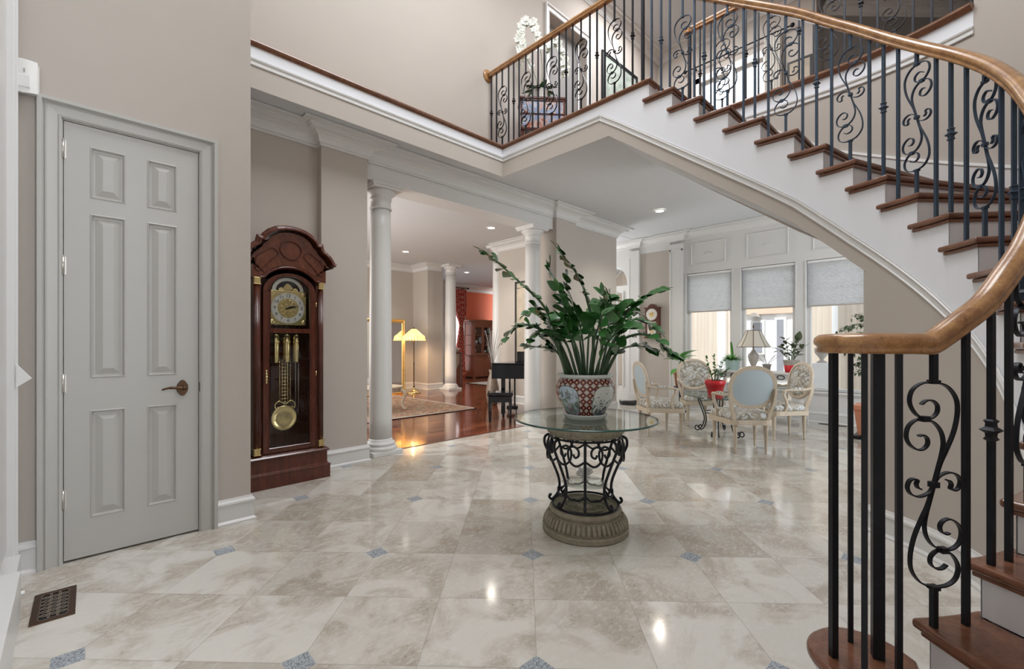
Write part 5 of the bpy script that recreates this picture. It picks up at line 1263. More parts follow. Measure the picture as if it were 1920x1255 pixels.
# ------------------------------------------------------------------ armchairs of the sitting group
def oval(a, b, n, p=2.3):
    out = []
    for k in range(n):
        t = 2*PI*k/n; c, s_ = cos(t), sin(t)
        out.append((a*math.copysign(abs(c)**(2/p), c), b*math.copysign(abs(s_)**(2/p), s_)))
    return out
def make_chair(label, loc, rz):
    """oval-back armchair; local: faces +x, y to its left"""
    c = thing('oval_back_armchair', label, 'armchair', loc, rz, 'oval-back armchairs round the low glass table')
    tilt = math.radians(11)
    BM = Matrix.Translation((-0.235, 0, 0.735)) @ Matrix.Rotation(-tilt, 4, 'Y')
    A, B = 0.235, 0.222
    fr = MB().sweep([(0, y, z) for y, z in oval(A, B, 40)], [(-0.020, -0.016), (-0.020, 0.010), (-0.012, 0.018), (0.004, 0.020), (0.014, 0.014), (0.022, 0.004), (0.022, -0.016)], up=(1, 0, 0), closed=True).xf(BM)
    obj('back_frame', fr, 'cream', c)
    ins_ = oval(A-0.018, B-0.018, 40)
    def pad(sign, bulge, x0):
        m = MB(); rows = []
        for j in range(6):
            q = 1-j/5; h = x0+sign*bulge*(1-q**2.5)
            rows.append([(h, y*max(q, 0.001), z*max(q, 0.001)) for y, z in ins_+ins_[:1]])
        return m.grid(rows)
    obj('front_upholstery', pad(1, 0.030, 0.006).xf(BM), 'broc', c, label='floral brocade front panel')
    obj('rear_upholstery', pad(-1, 0.016, -0.014).xf(BM), 'bluefab', c, label='pale blue rear panel')
    # seat
    seat = [(-0.215, -0.185), (-0.22, 0.0), (-0.215, 0.185), (-0.08, 0.232), (0.12, 0.270), (0.235, 0.262), (0.268, 0.0), (0.235, -0.262), (0.12, -0.270), (-0.08, -0.232)]
    sp_ = spline([(x, y, 0) for x, y in seat], 4, closed=True)
    rows = []
    for z, k in ((0.375, 0.955), (0.385, 0.985), (0.41, 0.99), (0.435, 0.95), (0.455, 0.85), (0.466, 0.6), (0.47, 0.3), (0.471, 0.01)): rows.append([(p.x*k, p.y*k, z) for p in sp_+sp_[:1]])
    obj('seat_cushion', MB().grid(rows), 'broc', c)
    obj('seat_rail', MB().sweep([(p.x*0.97, p.y*0.97, 0.345) for p in sp_], [(-0.028, -0.028), (0.008, -0.028), (0.014, -0.022), (0.010, -0.014), (0.012, 0.010), (0.018, 0.020), (0.012, 0.028), (-0.028, 0.028)][::1], closed=True), 'cream', c)
    legp = [(0.010, 0.0), (0.013, 0.010), (0.011, 0.022), (0.015, 0.030), (0.013, 0.045), (0.0225, 0.265), (0.026, 0.272), (0.020, 0.282), (0.026, 0.294), (0.026, 0.31), (0.022, 0.318)]
    for x, y in ((0.215, 0.235), (0.215, -0.235), (-0.195, 0.165), (-0.195, -0.165)):
        lg = MB().lathe(legp, (x, y, 0), 20).box(x-0.026, x+0.026, y-0.026, y+0.026, 0.316, 0.372)
        for k in range(8):
            a = 2*PI*k/8; lg.tube([(x+0.012*cos(a), y+0.012*sin(a), 0.06), (x+0.0225*cos(a), y+0.0225*sin(a), 0.255)], 0.0022, 4)
        obj('leg', lg, 'cream', c)
    for sg in (-1, 1):
        ps = spline([(-0.195, sg*0.175, 0.36), (-0.205, sg*0.195, 0.44), (-0.228, sg*0.222, 0.54), (-0.245, sg*0.236, 0.64), (-0.252, sg*0.240, 0.72)], 4)
        obj('back_post', MB().sweep(ps, [(-0.014, -0.020), (0.014, -0.020), (0.014, 0.020), (-0.014, 0.020)], up=(1, 0, 0), scales=[1.3-0.5*i/(len(ps)-1) for i in range(len(ps))]), 'cream', c)
        ar = spline([(-0.245, sg*0.238, 0.665), (-0.17, sg*0.252, 0.645), (-0.05, sg*0.272, 0.640), (0.06, sg*0.285, 0.640), (0.115, sg*0.287, 0.634), (0.125, sg*0.287, 0.615)], 5)
        am = obj('arm', MB().sweep(ar, [(-0.017, -0.012), (0.017, -0.012), (0.020, 0.0), (0.014, 0.012), (-0.014, 0.012), (-0.020, 0.0)], smooth=True).join(MB().sweep(spline([(0.105, sg*0.285, 0.63), (0.120, sg*0.280, 0.58), (0.085, sg*0.270, 0.50), (0.075, sg*0.262, 0.43), (0.10, sg*0.255, 0.36)], 5), [(-0.013, -0.015), (0.013, -0.015), (0.013, 0.015), (-0.013, 0.015)], up=(1, 0, 0), smooth=True)), 'cream', c)
        pr = [(-0.15+0.20*k/8, sg*(0.257+0.028*k/8), 0.652) for k in range(9)]
        obj('arm_pad', MB().tube(pr, [0.004, 0.015, 0.019, 0.021, 0.022, 0.021, 0.019, 0.015, 0.004], 10), 'broc', am)
    return c
chB = make_chair('oval-back armchair with its pale blue back to the foyer, in front of the low table', (5.51, 1.83, 0), math.radians(42))
def chair(label, loc, rz): dup(chB, loc, rz, label)
chair('leftmost oval-back armchair, pale blue back in profile beside the robot vacuum', (5.66, 2.95, 0), math.radians(-41))
chair('rightmost oval-back armchair, nearest the windows and stair', (6.60, 1.72, 0), math.radians(133))
chair('oval-back armchair facing the foyer behind the red pot, beside the bright green plant', (6.78, 2.87, 0), math.radians(222))

# low glass table on scrolled iron legs
lt = thing('low_glass_table', 'low glass table on scrolled iron legs between the four armchairs', 'table', (6.14, 2.34, 0), math.radians(45))
og = oval(0.50, 0.40, 56, 2.6)
obj('glass_top', MB().ext([(x, y, 0.522) for x, y in og], (0, 0, 0.012)), 'glass', lt)
obj('glass_edge', MB().sweep([(x, y, 0.528) for x, y in og], [(-0.002, -0.006), (0.004, -0.004), (0.005, 0), (0.004, 0.004), (-0.002, 0.006)], closed=True), 'gedge', lt)
for sx in (-1, 1):
    for sy in (-1, 1):
        a = math.atan2(sy*0.6, sx)
        for q in (-0.14, 0.14):
            pr = spline([(0.10, 0.515), (0.24, 0.515), (0.30, 0.46), (0.25, 0.34), (0.20, 0.20), (0.24, 0.07), (0.30, 0.022), (0.335, 0.05), (0.315, 0.085), (0.285, 0.075), (0.29, 0.055)], 4)
            obj('leg', MB().tube([(p.x*cos(a+q*(1-p.y*1.2)), p.x*sin(a+q*(1-p.y*1.2)), max(0.008, p.y)) for p in pr], 0.008, 7), 'iron', lt)
obj('ring', MB().tube([(0.2*cos(2*PI*k/32), 0.17*sin(2*PI*k/32), 0.30) for k in range(32)], 0.007, 6, closed=True), 'iron', lt)

def potprof(r0, r1, h, lip=0.03, lr=0.008):
    return [(0, 0), (r0, 0), (r1-0.004, h-lip), (r1+lr, h-lip), (r1+lr+0.003, h), (r1-0.006, h), (r1-0.012, h-0.02), (0, h-0.022)]
def sprig(parent_lf, parent_st, base, d, L, n, LL, Wf=0.42, bend=0.3, r=0.006, ang=0.8):
    d = Vector(d).normalized(); b = Vector(base)
    P = spline([b, b+d*L*0.5+Vector((0, 0, bend*L*0.15)), b+d*L+Vector((0, 0, -bend*L*0.12))], 8); m = len(P)
    parent_st.tube(P, [r*(1-0.7*i/(m-1)) for i in range(m)], 6)
    for k in range(n):
        t = 0.25+0.75*k/max(1, n-1); i = min(m-2, int(t*(m-1))); dd = (P[i+1]-P[i]).normalized()
        side = Vector((0, 0, 1)).cross(dd); side = side.normalized() if side.length > 0.2 else Vector((1, 0, 0))
        side = Matrix.Rotation(random.uniform(-0.9, 0.9), 3, dd) @ side
        sg = 1 if k % 2 else -1
        v = dd*cos(ang)+side*sg*sin(ang)+Vector((0, 0, random.uniform(-.1, .2)))
        leaf(parent_lf, P[i], v, (random.uniform(-.4, .4), random.uniform(-.4, .4), 1), LL*random.uniform(0.8, 1.1), LL*Wf)
random.seed(21)
# red pot on the low table
rp_ = thing('potted_zz_cutting', 'small leafy plant in a glossy red pot on the low glass table', 'potted plant', (6.10, 2.37, 0.534))
obj('pot', MB().lathe([(0.0, 0), (0.085, 0.0), (0.088, 0.006), (0.118, 0.135), (0.126, 0.135), (0.132, 0.195), (0.122, 0.196), (0.118, 0.175), (0.0, 0.172)], n=40), 'red', rp_)
L_, S_ = MB(), MB()
for a, ti_, LL in ((0.3, 0.5, 0.26), (1.6, 0.25, 0.36), (2.9, 0.6, 0.28), (4.0, 0.45, 0.34), (5.1, 0.7, 0.24), (0.9, 0.75, 0.20), (3.4, 0.1, 0.38), (5.7, 0.35, 0.33)):
    sprig(L_, S_, (0.03*cos(a), 0.03*sin(a), 0.17), (ti_*cos(a), ti_*sin(a), 1), LL, 8, 0.062)
obj('stems', S_, 'stem', rp_); obj('foliage', L_, 'leaf', rp_, keepn=True)

# console table under the windows
ct = thing('console_table', 'long grey painted console table under the middle window, holding plants and lamp', 'table', (7.70, 2.30, 0))
obj('table_top', MB().box(-0.20, 0.20, -0.66, 0.66, 0.755, 0.785), 'trim', ct, bev=0.006)
ap_ = MB().box(-0.17, 0.17, -0.62, 0.62, 0.665, 0.755); obj('apron', ap_, 'trim', ct, bev=0.003)
pf = MB()
for k in range(7): pf.tube([(-0.178, -0.5+0.166*k+0.05*cos(b_), 0.71+0.028*sin(b_)) for b_ in [2*PI*q/12 for q in range(12)]], 0.006, 5, closed=True)
obj('fretwork', pf, 'iron', ct)
for x in (-0.15, 0.15):
    for y in (-0.59, 0.0, 0.59): obj('leg', MB().box(x-0.02, x+0.02, y-0.02, y+0.02, 0, 0.665), 'trim', ct, bev=0.003)
obj('shelf', MB().box(-0.17, 0.17, -0.60, 0.60, 0.16, 0.18), 'trim', ct, bev=0.003)
CTZ = 0.785
def pothere(name, label, x, y, z, prof, mat, lr=None):
    o = thing(name, label, 'potted plant', (x, y, z)); obj('pot', MB().lathe(prof, n=36), mat, o); return o
random.seed(31)
o = pothere('potted_fern', 'bushy bright green plant in a pale mint pot at the left end of the console', 7.66, 2.70, CTZ, potprof(0.095, 0.115, 0.17, 0.0, 0.0), 'mint')
L_, S_ = MB(), MB()
for k in range(120):
    a = random.uniform(0, 2*PI); ti_ = random.uniform(0.2, 1.9); d = Vector((ti_*cos(a), ti_*sin(a), 1))
    leaf(L_, (0.04*cos(a), 0.04*sin(a), 0.15), d, (-cos(a)*0.3, -sin(a)*0.3, 1), random.uniform(0.09, 0.165), 0.022, curl=0.6)
for k in range(3): leaf(L_, (0.01*k, 0, 0.16), (0.05*k-0.05, 0.04, 1), (1, 0, 0), 0.31, 0.028)
obj('foliage', L_, 'leaf2', o, keepn=True)
o = pothere('potted_rubber_plant', 'dark olive rubber plant in a red-banded pot at the right end of the console', 7.66, 1.86, CTZ, [(0, 0), (0.085, 0), (0.10, 0.11)], 'red')
obj('pot_band', MB().lathe([(0.10, 0.11), (0.108, 0.165), (0.112, 0.17), (0.112, 0.185), (0.10, 0.187), (0.0, 0.175)], n=36, cap=False), 'taupe', o)
L_, S_ = MB(), MB()
for a, ti_, LL in ((0.0, 0.5, 0.30), (1.3, 0.25, 0.36), (2.2, 0.5, 0.26), (3.4, 0.5, 0.30), (4.6, 0.2, 0.38), (5.5, 0.6, 0.28), (4.2, 0.9, 0.30), (1.8, 0.9, 0.28)):
    sprig(L_, S_, (0.02*cos(a), 0.02*sin(a), 0.17), (ti_*cos(a), ti_*sin(a), 1), LL, 6, 0.105, 0.52, 0.2, 0.005, 0.9)
leaf(L_, (0.0, -0.08, 0.46), (0, -0.15, 1), (-1, 0, 0.2), 0.16, 0.10); S_.tube(spline([(0, 0, 0.17), (0, -0.03, 0.33), (0, -0.08, 0.47)], 5), 0.005, 6)
obj('stems', S_, 'stem', o); obj('foliage', L_, 'leaf3', o, keepn=True)
o = pothere('potted_succulent', 'sparse dry stems in a small taupe pot behind the table lamp', 7.72, 2.21, CTZ, potprof(0.045, 0.062, 0.11, 0.012, 0.004), 'taupe')
S_ = MB()
for k in range(7):
    a = 2*PI*k/7+0.4; S_.tube(spline([(0, 0, 0.09), (0.06*cos(a), 0.09*sin(a), 0.18), (0.09*cos(a), 0.20*sin(a), 0.26)], 5), [0.003]*10+[0.001], 5)
obj('stems', S_, 'leafpale', o)
# table lamp
tl = thing('table_lamp', 'bronze urn table lamp with a flared grey silk shade in front of the middle window', 'lamp', (7.58, 2.36, CTZ))
obj('lamp_base', MB().lathe([(0, 0), (0.065, 0), (0.068, 0.015), (0.040, 0.025), (0.028, 0.04), (0.026, 0.075), (0.040, 0.105), (0.066, 0.17), (0.078, 0.225), (0.070, 0.265), (0.035, 0.30), (0.030, 0.315), (0.036, 0.322), (0.012, 0.33), (0.010, 0.66)], n=36), 'taupe', tl)
shd = [(0.10, 0.635), (0.128, 0.57), (0.165, 0.49), (0.205, 0.42), (0.232, 0.378)]
sh = MB().lathe(shd, n=40, cap=False).lathe([(r-0.004, z) for r, z in shd], n=40, cap=False); so_ = obj('lamp_shade', sh, 'shadefab', tl)
tm = MB()
for k in range(8): a = 2*PI*k/8+0.3; tm.tube([((r+0.001)*cos(a), (r+0.001)*sin(a), z) for r, z in shd], 0.004, 5)
for r, z in (shd[0], shd[-1]): tm.tube([(r*cos(2*PI*q/40), r*sin(2*PI*q/40), z) for q in range(40)], 0.005, 5, closed=True)
obj('shade_trim', tm, 'bronze', so_)
obj('finial', MB().lathe([(0.004, 0.66), (0.006, 0.675), (0.014, 0.69), (0.006, 0.705), (0.010, 0.715), (0.0, 0.735)], n=16), 'bronze', tl)

# bright plant in terracotta on a stand
fd = thing('potted_fiddle_leaf', 'bright large-leaved plant in a terracotta pot on a stand left of the far armchair', 'potted plant', (7.75, 3.62, 0))
obj('stand', MB().lathe([(0, 0), (0.13, 0), (0.13, 0.02), (0.02, 0.03), (0.02, 0.42), (0.11, 0.43), (0.11, 0.45), (0, 0.45)], n=28), 'iron', fd)
obj('pot', MB().lathe([(r, z+0.45) for r, z in potprof(0.075, 0.105, 0.26, 0.05, 0.010)], n=36), 'terra', fd)
L_, S_ = MB(), MB(); random.seed(5)
for a, e, LL, z in ((5.6, 0.6, 0.30, 0.92), (4.6, 0.9, 0.34, 0.95), (3.6, 0.5, 0.28, 0.93), (0.5, 0.7, 0.3, 0.93), (1.8, 0.4, 0.28, 0.9), (2.8, -0.2, 0.22, 0.76), (4.9, -0.1, 0.2, 0.76)):
    S_.tube([(0, 0, 0.70), (0.02*cos(a), 0.02*sin(a), z)], 0.005, 6); leaf(L_, (0.02*cos(a), 0.02*sin(a), z), (cos(a), sin(a), e), (-cos(a), -sin(a), 1.5), LL, LL*0.62, curl=0.3, fold=0.3)
obj('stems', S_, 'stem', fd); obj('foliage', L_, 'leaf2', fd, keepn=True)

# small-leaved tree in a square terracotta planter by the stair wall
ft = thing('potted_ficus', 'small-leaved tree in a square terracotta planter, partly behind the stair wall', 'potted tree', (7.30, 0.86, 0))
def frus(m, h0, h1, z0, z1): 
    v = [(sx*h0, sy*h0, z0) for sx, sy in ((-1, -1), (1, -1), (1, 1), (-1, 1))]+[(sx*h1, sy*h1, z1) for sx, sy in ((-1, -1), (1, -1), (1, 1), (-1, 1))]
    return m.add(v, [(3, 2, 1, 0), (4, 5, 6, 7), (0, 1, 5, 4), (1, 2, 6, 5), (2, 3, 7, 6), (3, 0, 4, 7)])
obj('planter', frus(frus(MB(), 0.14, 0.175, 0.045, 0.37), 0.19, 0.19, 0.37, 0.43), 'terra', ft, bev=0.006)
obj('drip_tray', MB().box(-0.19, 0.19, -0.19, 0.19, 0.005, 0.045), 'iron', ft, bev=0.004)
L_, S_ = MB(), MB(); random.seed(9)
S_.tube(spline([(0, 0, 0.40), (0.01, 0.02, 0.8), (0.0, 0.0, 1.15), (0.02, 0.02, 1.5)], 6), 0.012, 7)
for k in range(46):
    a = random.uniform(0, 2*PI); z = random.uniform(0.78, 1.50); b = Vector((0.0, 0.0, z)); R_ = random.uniform(0.16, 0.44)*(1.0 if z > 0.95 else 0.6); e = b+Vector((R_*cos(a), R_*sin(a), random.uniform(-0.02, 0.16)))
    P = spline([b, (b+e)/2+Vector((0, 0, 0.05)), e], 6); S_.tube(P, 0.003, 5)
    for q in range(18):
        p = P[random.randrange(3, len(P))]+Vector((random.uniform(-.03, .03), random.uniform(-.03, .03), random.uniform(-.03, .02)))
        leaf(L_, p, (random.uniform(-1, 1), random.uniform(-1, 1), random.uniform(-1.2, .3)), (0, 0, 1), random.uniform(0.045, 0.065), 0.028, n=4)
obj('trunk', S_, 'stem', ft); obj('foliage', L_, 'leaf3', ft, keepn=True)

# wall clock, robot vacuum
wc = thing('wall_clock', 'dark wooden pendulum wall clock with round white dial on the beige wall section', 'clock', (WX, 4.367, 1.62))
bx = MB().ext([(-0.085, y, z) for y, z in ((-0.15, -0.28), (0.15, -0.28), (0.15, 0.29), (0.10, 0.30), (0.05, 0.36), (0.0, 0.375), (-0.05, 0.36), (-0.10, 0.30), (-0.15, 0.29))], (0.085, 0, 0)).box(-0.10, 0, -0.17, 0.17, 0.285, 0.305).box(-0.10, 0, -0.165, 0.165, -0.30, -0.28)
obj('case', bx, 'mahog', wc, bev=0.004)
def discx(r, x, z, n=36): return MB().ext([(x, r*cos(2*PI*k/n), z+r*sin(2*PI*k/n)) for k in range(n)], (-0.004, 0, 0))
wd = obj('dial', discx(0.115, -0.085, 0.165), 'silver', wc); obj('dial_centre', discx(0.05, -0.090, 0.165), 'brass', wd)
hn = MB()
for a, L in ((2.2, 0.05), (0.4, 0.075)): hn.tube([(-0.096, 0, 0.165), (-0.096, L*cos(a), 0.165+L*sin(a))], 0.003, 5)
for k in range(12): a = 2*PI*k/12; hn.tube([(-0.090, 0.090*cos(a), 0.165+0.090*sin(a)), (-0.090, 0.107*cos(a), 0.165+0.107*sin(a))], 0.0035, 5)
obj('hands', hn, 'blackp', wd)
obj('pendulum_window', MB().box(-0.088, -0.084, -0.09, 0.09, -0.25, 0.02), 'silver', wc); obj('pendulum', discx(0.035, -0.09, -0.17).box(-0.093, -0.089, -0.004, 0.004, -0.15, 0.02), 'brass', wc)
rv = thing('robot_vacuum', 'round black robot vacuum on the floor by the hall door, left of the armchairs', 'vacuum', (7.93, 4.78, 0))
obj('body', MB().lathe([(0, 0.012), (0.16, 0.012), (0.172, 0.025), (0.174, 0.07), (0.168, 0.085), (0, 0.088)], n=40), 'robot', rv)
obj('top_plate', MB().lathe([(0, 0.088), (0.145, 0.088), (0.148, 0.0895), (0.146, 0.092), (0, 0.094)], n=40), 'taupe', rv)
obj('wheels', MB().box(-0.05, 0.05, 0.12, 0.14, 0.0, 0.03).box(-0.05, 0.05, -0.14, -0.12, 0.0, 0.03), 'blackp', rv)

# ------------------------------------------------------------------ living room beyond the columns
rg = thing('oriental_rug', 'patterned beige and red rug on the cherry floor of the living room', 'rug', (4.0, 7.87, 0))
obj('pile', MB().box(-1.45, 1.38, -1.44, 1.43, 0.0, 0.012), 'rug', rg)
bd = MB()
for a, b, c, d in ((-1.45, 1.38, -1.44, -1.40), (-1.45, 1.38, 1.39, 1.43), (1.34, 1.38, -1.44, 1.43)): bd.box(a, b, c, d, 0.0, 0.0135)
obj('border', bd, 'leafpale', rg)
fr = MB()
for k in range(90): y = -1.43+2.85*k/89; fr.box(1.38, 1.41, y, y+0.012, 0.0, 0.004)
obj('fringe', fr, 'leafpale', rg)
mi = thing('standing_mirror', 'tall gold-framed mirror standing against the wall behind the amber floor lamp', 'mirror', (5.24, 9.78, 0))
g = MB(); w_, h_ = 0.58, 1.76
g.sweep([(-w_, 0, 0.03), (-w_, 0, h_), (w_, 0, h_), (w_, 0, 0.03)], [(-0.05, 0), (-0.045, 0.03), (-0.02, 0.045), (0.0, 0.03), (0.03, 0.035), (0.04, 0.0)], up=(0, -1, 0), closed=True)
obj('frame', g, 'gold', mi); obj('glass', MB().box(-w_+0.03, w_-0.03, -0.006, 0.01, 0.06, h_-0.03), 'mirror', mi)
obj('easel_leg', MB().tube([(0, 0.02, 1.2), (0, 0.5, 0.012)], 0.012, 8), 'gold', mi)
fl_ = thing('floor_lamp', 'lit floor lamp with an amber leaded glass shade beside the living room wall', 'lamp', (5.998, 9.569, 0))
obj('base', MB().lathe([(0, 0), (0.165, 0), (0.17, 0.012), (0.13, 0.03), (0.07, 0.05), (0.03, 0.09), (0.022, 0.13), (0, 0.13)], n=32), 'brass', fl_)
obj('pole', MB().lathe([(0.016, 0.12), (0.024, 0.15), (0.014, 0.19), (0.013, 0.7), (0.020, 0.72), (0.013, 0.75), (0.012, 1.22), (0.024, 1.25), (0.012, 1.30), (0.010, 1.50)], n=16), 'bronze', fl_)
spf = [(0.03, 1.575), (0.06, 1.57), (0.12, 1.52), (0.20, 1.445), (0.262, 1.40), (0.272, 1.36), (0.270, 1.315)]
sh = MB().lathe(spf, n=48, cap=False)
ed = MB()
for k in range(24): a = 2*PI*k/24; ed.ball((0.266*cos(a), 0.266*sin(a), 1.305), 0.026, 5, sz=0.8)
fs_ = obj('lamp_shade', sh, 'tiff', fl_); obj('shade_fringe', ed, 'tiff', fs_); obj('finial', MB().lathe([(0.03, 1.575), (0.012, 1.585), (0.018, 1.60), (0, 1.625)], n=12), 'bronze', fl_)
pointl('floor_lamp_bulb', (5.998, 9.569, 1.40), 28, (1.0, 0.75, 0.42), 0.05)
ot = thing('coffee_table', 'cream carved coffee table with curved legs at the left edge of the rug', 'table', (3.80, 7.45, 0.0125))
obj('table_top', MB().ext([(x, y, 0.40) for x, y in oval(0.55, 0.36, 40, 3.0)], (0, 0, 0.035)), 'cream', ot, bev=0.008)
obj('apron', MB().sweep([(x, y, 0.36) for x, y in oval(0.50, 0.31, 40, 3.0)], [(-0.012, -0.035), (0.012, -0.03), (0.016, 0), (0.012, 0.04), (-0.012, 0.04)], closed=True), 'cream', ot)
for sx in (-1, 1):
    for sy in (-1, 1):
        obj('leg', MB().tube(spline([(sx*0.42, sy*0.25, 0.38), (sx*0.50, sy*0.30, 0.30), (sx*0.46, sy*0.27, 0.15), (sx*0.47, sy*0.28, 0.05), (sx*0.52, sy*0.31, 0.02)], 5), [0.034]*6+[0.028]*5+[0.020]*5+[0.018]*4+[0.016], 10), 'cream', ot)
pc = thing('pedestal_cabinet', 'dark wood pedestal cabinet with a mosaic shield panel beside the far column', 'cabinet', (7.80, 10.25, 0), YAW)
obj('body', MB().lathe([(0, 0), (0.20, 0), (0.20, 0.03), (0.185, 0.05), (0.185, 0.92), (0.20, 0.94), (0.21, 0.97), (0, 0.97)], n=8, smooth=False), 'darkwood_r', pc)
obj('mosaic_panel', MB().ext([(-0.190, y, z) for y, z in ((-0.13, 0.93), (0.13, 0.93), (0.12, 0.66), (0.05, 0.50), (0, 0.46), (-0.05, 0.50), (-0.12, 0.66))], (-0.012, 0, 0)), 'mosaic', pc)
tag(obj('carved_bowl', MB().lathe([(0, 0.972), (0.07, 0.972), (0.10, 1.02), (0.14, 1.07), (0.13, 1.075), (0.0, 1.03)], (7.80, 10.25, 0), 24), 'taupe'), 'small bowl on top of the dark pedestal cabinet', 'bowl')

# piano, bench, grasses
Fd = Vector((cos(YAW), sin(YAW), 0)); Rd = Vector((sin(YAW), -cos(YAW), 0))
pi_ = thing('grand_piano', 'black lacquered baby grand piano behind the second column', 'piano', (4.94, 5.52, 0), YAW-PI/2)
# local: x along the camera's right, y away
bd_ = [(0.0, 0.10), (0.02, 0.03), (0.08, 0.0), (0.95, 0.0), (0.95, 0.75), (0.80, 0.95), (0.55, 1.0), (0.35, 0.85), (0.22, 0.55), (0.10, 0.35)]
bsp = [(p.x, p.y) for p in spline([(x, y, 0) for x, y in bd_], 4, closed=True)]
obj('rim', MB().ext([(x, y, 0.635) for x, y in bsp], (0, 0, 0.235)), 'blackgloss', pi_, bev=0.008)
obj('lid', MB().ext([((x-0.45)*1.03+0.45, (y-0.45)*1.03+0.45, 0.872) for x, y in bsp], (0, 0, 0.022)), 'blackgloss', pi_, bev=0.006)
obj('music_stand', MB().box(0.42, 0.80, 0.25, 0.265, 0.894, 1.08).box(0.40, 0.82, 0.22, 0.27, 0.894, 0.91), 'blackgloss', pi_, bev=0.003)
for x, y in ((0.19, 0.06), (0.88, 0.08), (0.60, 0.85)):
    obj('leg', MB().box(x-0.035, x+0.035, y-0.035, y+0.035, 0.05, 0.64).lathe([(0, 0.0), (0.022, 0.0), (0.022, 0.05), (0, 0.05)], (x, y, 0), 12), 'blackgloss', pi_, bev=0.006)
obj('pedal_lyre', MB().box(0.28, 0.31, 0.585, 0.615, 0.10, 0.64).box(0.37, 0.40, 0.585, 0.615, 0.10, 0.64).box(0.24, 0.44, 0.54, 0.66, 0.05, 0.11).box(0.28, 0.30, 0.47, 0.54, 0.05, 0.06).box(0.37, 0.39, 0.47, 0.54, 0.05, 0.06).box(0.26, 0.28, 0.6, 0.62, 0, 0.05).box(0.40, 0.42, 0.6, 0.62, 0, 0.05), 'blackgloss', pi_, bev=0.004)
be = thing('piano_bench', 'black piano bench with padded seat in front of the baby grand piano', 'bench', (4.80, 5.16, 0), YAW-PI/2)
obj('seat', MB().box(-0.20, 0.20, -0.17, 0.17, 0.40, 0.46), 'blackgloss', be, bev=0.02, seg=3)
obj('apron', MB().box(-0.18, 0.18, -0.15, 0.15, 0.31, 0.40), 'blackgloss', be, bev=0.003)
for sx in (-1, 1):
    for sy in (-1, 1): obj('leg', frus(MB(), 0.014, 0.022, 0, 0.31).xf(Matrix.Translation((sx*0.16, sy*0.13, 0))), 'blackgloss', be)
gv = thing('dried_grass_vase', 'tall vase of grey dried grasses between the piano and the far column', 'vase', (5.93, 6.60, 0))
obj('vase', MB().lathe([(0, 0), (0.09, 0), (0.12, 0.12), (0.13, 0.30), (0.09, 0.52), (0.06, 0.62), (0.075, 0.70), (0.065, 0.70), (0.05, 0.62), (0.0, 0.60)], n=28), 'mosaic', gv)
random.seed(3); q = MB()
for k in range(38):
    a = random.uniform(0, 2*PI); R_ = random.uniform(0.04, 0.22); z = random.uniform(1.0, 1.55)
    q.tube(spline([(0, 0, 0.62), (R_*0.3*cos(a), R_*0.3*sin(a), 0.62+(z-0.62)*0.5), (R_*cos(a), R_*sin(a), z)], 3), [0.003]*6+[0.001], 4)
obj('grasses', q, 'leafpale', gv)
ar = thing('framed_relief', 'black-framed sand-coloured artwork on the wall above the piano, behind the second column', 'picture', (6.395, 5.95, 1.62))
obj('frame', MB().sweep([(0, -0.45, -0.82), (0, -0.45, 0.82), (0, 0.45, 0.82), (0, 0.45, -0.82)], [(-0.02, 0), (-0.02, 0.03), (0.015, 0.03), (0.015, 0)], up=(-1, 0, 0), closed=True), 'blackp', ar)
obj('canvas', MB().box(-0.015, -0.002, -0.44, 0.44, -0.81, 0.81), 'abstract', ar)

# dining room
cu_ = thing('lattice_curtain', 'tied-back red lattice curtain hanging beside the orange wall', 'curtain', (9.68, 12.48, 3.12))
rows = []
for j in range(34):
    t = j/33; z = -3.10*t
    k = 1-0.72*math.exp(-((t-0.42)/0.13)**2) if t < 0.42 else 0.28+0.60*min(1, (t-0.42)/0.55)**0.8
    xc = 0.06*math.exp(-((t-0.42)/0.2)**2)
    rows.append([(xc+(-0.26+0.52*i/40)*k, 0.045*cos(2*PI*i/40*5.5)*(0.5+0.5*k), z) for i in range(41)])
obj('drape', MB().grid(rows), 'curt', cu_)
obj('tie_back', MB().tube([(0.06+0.085*cos(2*PI*k/16), 0.05*sin(2*PI*k/16), -1.30) for k in range(16)], 0.022, 6, closed=True), 'gold', cu_)
rd = thing('curtain_rod', 'dark curtain rod with finial holding the red lattice curtain', 'curtain rod', (9.6, 12.48, 3.16))
obj('rod', MB().tube([(-0.6, 0, 0), (0.42, 0, 0)], 0.014, 10), 'bronze', rd); obj('finial', MB().ball((0.45, 0, 0), 0.035, 8), 'bronze', rd)
obj('bracket', MB().box(0.28, 0.30, 0, 0.22, -0.01, 0.01).box(-0.5, -0.48, 0, 0.22, -0.01, 0.01), 'bronze', rd)
cc_ = thing('china_cabinet', 'carved rosewood china cabinet with glass doors against the orange wall', 'cabinet', (10.62, 12.36, 0))
W2, D2 = 0.63, 0.27
lo = MB().box(-W2, W2, -D2, D2, 0.06, 0.74).box(-W2-0.02, W2+0.02, -D2-0.02, D2, 0.74, 0.78).box(-W2-0.01, W2+0.01, -D2-0.01, D2, 0.04, 0.09)
for sx in (-1, 1):
    for sy in (-1, 1): lo.box(*sorted((sx*W2, sx*(W2-0.07))), *sorted((sy*D2, sy*(D2-0.07))), 0, 0.06)
obj('lower_body', lo, 'cabwood', cc_, bev=0.004)
u = MB().box(-W2+0.02, -W2+0.05, -D2+0.05, D2, 0.78, 1.98).box(W2-0.05, W2-0.02, -D2+0.05, D2, 0.78, 1.98).box(-W2+0.02, W2-0.02, D2-0.02, D2, 0.78, 1.98)
for z in (0.78, 1.14, 1.50, 1.90): u.box(-W2+0.02, W2-0.02, -D2+0.06, D2, z, z+0.02)
